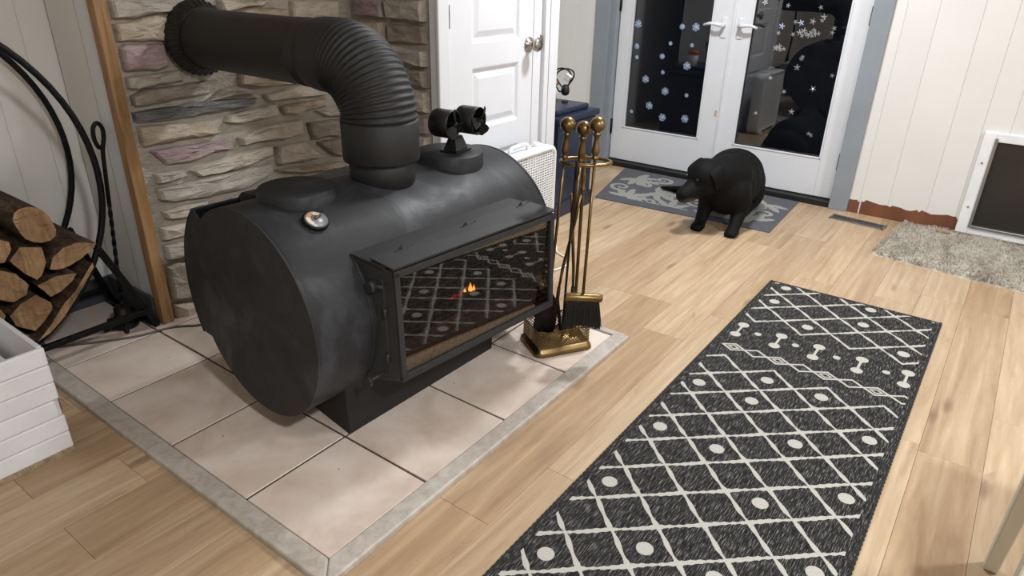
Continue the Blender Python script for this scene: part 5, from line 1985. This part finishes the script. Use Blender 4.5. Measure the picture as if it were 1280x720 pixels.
# ------------------------------------------------------------------ dog
def dog():
    bm = MB()
    E_ = lambda c, r, sc, M=None: bm.sphere(c, r, 24, 16, sc, M)

    def limb(pts, rad):
        P = spline(pts, 5)
        R = []
        for i in range(len(P)):
            t = i / (len(P) - 1) * (len(rad) - 1)
            k = min(int(t), len(rad) - 2)
            R.append(rad[k] + (rad[k + 1] - rad[k]) * (t - k))
        bm.tube(P, R, 16)
        bm.sphere(P[0], R[0], 16, 10)
        bm.sphere(P[-1], R[-1], 16, 10)
    # trunk: deep chest in front, back rising to the rump behind
    E_((-1.180, 3.620, 0.215), 1, (0.120, 0.13, 0.145))
    E_((-1.205, 3.70, 0.222), 1, (0.146, 0.17, 0.155))
    E_((-1.222, 3.78, 0.224), 1, (0.162, 0.17, 0.162))
    E_((-1.235, 3.86, 0.215), 1, (0.168, 0.17, 0.165))
    E_((-1.245, 3.97, 0.170), 1, (0.160, 0.13, 0.150))
    # haunches folded on the mat
    E_((-1.165, 3.98, 0.110), 1, (0.080, 0.13, 0.108))
    E_((-1.345, 3.97, 0.110), 1, (0.080, 0.13, 0.108))
    limb([(-1.15, 3.93, 0.06), (-1.14, 3.86, 0.04), (-1.14, 3.80, 0.03)], [0.05, 0.036, 0.03])
    limb([(-1.36, 3.90, 0.06), (-1.37, 3.84, 0.04), (-1.37, 3.79, 0.03)], [0.05, 0.036, 0.03])
    # shoulders and front legs
    E_((-1.105, 3.60, 0.190), 1, (0.060, 0.085, 0.105))
    E_((-1.270, 3.60, 0.185), 1, (0.060, 0.085, 0.100))
    limb([(-1.095, 3.61, 0.17), (-1.088, 3.585, 0.110), (-1.084, 3.535, 0.055), (-1.082, 3.510, 0.03)], [0.058, 0.043, 0.034, 0.032])
    limb([(-1.275, 3.60, 0.16), (-1.272, 3.565, 0.100), (-1.266, 3.515, 0.050), (-1.264, 3.490, 0.03)], [0.056, 0.041, 0.033, 0.031])
    for px_, py_ in ((-1.080, 3.485), (-1.262, 3.465)):
        E_((px_, py_ + 0.008, 0.024), 1, (0.038, 0.046, 0.025))
        for k in (-1.5, -0.5, 0.5, 1.5):
            E_((px_ + k * 0.0175, py_ - 0.028 + abs(k) * 0.006, 0.016), 1, (0.0105, 0.020, 0.016))
    # neck and head, lowered and turned towards the stove side
    limb([(-1.190, 3.64, 0.275), (-1.215, 3.570, 0.290), (-1.240, 3.500, 0.290)], [0.125, 0.110, 0.092])
    hx = Vector(ony(882, 220, 3.46))
    nz = Vector(ony(851, 244, 3.325))
    mz = (nz - hx).normalized()
    Lm = (nz - hx).length
    q = mz.to_track_quat('Z', 'Y').to_matrix().to_4x4()
    sd = mz.cross(Vector((0, 0, 1))).normalized()
    tp_ = sd.cross(mz).normalized()
    B_ = Matrix((sd, tp_, mz)).transposed().to_4x4()
    E_(hx + tp_ * 0.006, 1, (0.098, 0.088, 0.092), B_)
    E_(hx + mz * 0.03 - tp_ * 0.022, 1, (0.086, 0.066, 0.086), B_)
    limb([hx + mz * (0.40 * Lm) - tp_ * 0.022, hx + mz * (0.68 * Lm) - tp_ * 0.018, hx + mz * (0.90 * Lm) - tp_ * 0.012], [0.060, 0.053, 0.044])
    limb([hx + mz * (0.45 * Lm) - tp_ * 0.036, hx + mz * (0.80 * Lm) - tp_ * 0.036], [0.048, 0.034])
    for s_ in (-1, 1):
        E_(hx + mz * (0.82 * Lm) + sd * (0.020 * s_) - tp_ * 0.020, 1, (0.022, 0.026, 0.032), B_)
        E_(hx + mz * 0.052 + sd * (0.036 * s_) + tp_ * 0.046, 1, (0.026, 0.014, 0.022), B_)
        E_(hx + mz * 0.035 + sd * (0.056 * s_) - tp_ * 0.028, 1, (0.034, 0.040, 0.044), B_)
    E_(nz - mz * 0.012 + tp_ * 0.010, 1, (0.018, 0.013, 0.014), B_)
    # tail on the mat
    limb([(-1.33, 4.02, 0.09), (-1.45, 4.03, 0.050), (-1.60, 4.02, 0.030), (-1.735, 4.005, 0.022)], [0.048, 0.036, 0.026, 0.010])
    me = bm.mesh('dog_tmp')
    tmp = bpy.data.objects.new('dog_tmp', me)
    COL.objects.link(tmp)
    r = tmp.modifiers.new('r', 'REMESH')
    r.mode = 'VOXEL'
    r.voxel_size = 0.0065
    s = tmp.modifiers.new('s', 'SMOOTH')
    s.iterations = 14
    s.factor = 0.6
    dg = bpy.context.evaluated_depsgraph_get()
    ev = tmp.evaluated_get(dg)
    m2_ = bpy.data.meshes.new_from_object(ev)
    bpy.data.objects.remove(tmp)
    return m2_, hx, nz, mz, sd, tp_, Lm


dme, hx, nz, mz, sd, tp_, Lm = dog()
dog_o = thing('dog', 'black dog with greying muzzle sitting on the doormat, head turned down aside', 'dog', (-1.2, 3.7, 0.0))
I = BASE[dog_o.name].inverted()
co = np.zeros(len(dme.vertices) * 3)
dme.vertices.foreach_get('co', co)
co = co.reshape(-1, 3)
gc = np.array(hx + mz * (0.86 * Lm) - tp_ * 0.042)
gr = np.clip(1.0 - np.linalg.norm((co - gc) / np.array([0.06, 0.06, 0.034]), axis=1), 0, 1) ** 0.7
at = dme.attributes.new('grizzle', 'FLOAT', 'POINT')
at.data.foreach_set('value', (gr * 1.4).clip(0, 1).astype(np.float32))
dme.transform(I)
dme.materials.clear()
for p in dme.polygons:
    p.use_smooth = True
dbody = put('body', dme, MT['fur'], dog_o)
# ears: flaps folded down from the top corners of the skull
for s_ in (-1, 1):
    b0 = hx + sd * (0.058 * s_) + tp_ * 0.060 - mz * 0.020
    pts = [b0 - sd * (0.015 * s_) - tp_ * 0.004, b0 + sd * (0.026 * s_) + tp_ * 0.004, b0 + sd * (0.048 * s_) - tp_ * 0.030 + mz * 0.008, b0 + sd * (0.050 * s_) - tp_ * 0.072 + mz * 0.024, b0 + sd * (0.040 * s_) - tp_ * 0.104 + mz * 0.040]
    P = [Vector(p) for p in pts]
    wd_ = [0.040, 0.046, 0.044, 0.032, 0.008]
    vs, fs = [], []
    for p, w_ in zip(P, wd_):
        for k in (-1, 0, 1):
            vs.append(p + mz * (k * w_) - tp_ * (0.004 * abs(k)))
    for j in range(4):
        for k in range(2):
            fs.append((3 * j + k, 3 * j + k + 1, 3 * j + 4 + k, 3 * j + 3 + k))
    o = MB().add(vs, fs, True).build('ear', MT['fur'], dbody)
    sm = o.modifiers.new('solid', 'SOLIDIFY')
    sm.thickness = 0.009
    sm.offset = 0
    ss = o.modifiers.new('sub', 'SUBSURF')
    ss.levels = 2
    ss.render_levels = 2
eye = simple('dog_eye', (16, 12, 10), (10, 8, 7), 0.12, spec=0.5)
for s_ in (-1, 1):
    MB().sphere(hx + mz * 0.078 + sd * (0.040 * s_) + tp_ * 0.044, 0.0095, 14, 10).build('eye', eye, dbody)
MB().sphere(nz - mz * 0.004 + tp_ * 0.012, 1, 16, 10, (0.019, 0.014, 0.014)).build('nose', MT['rubber'], dbody)
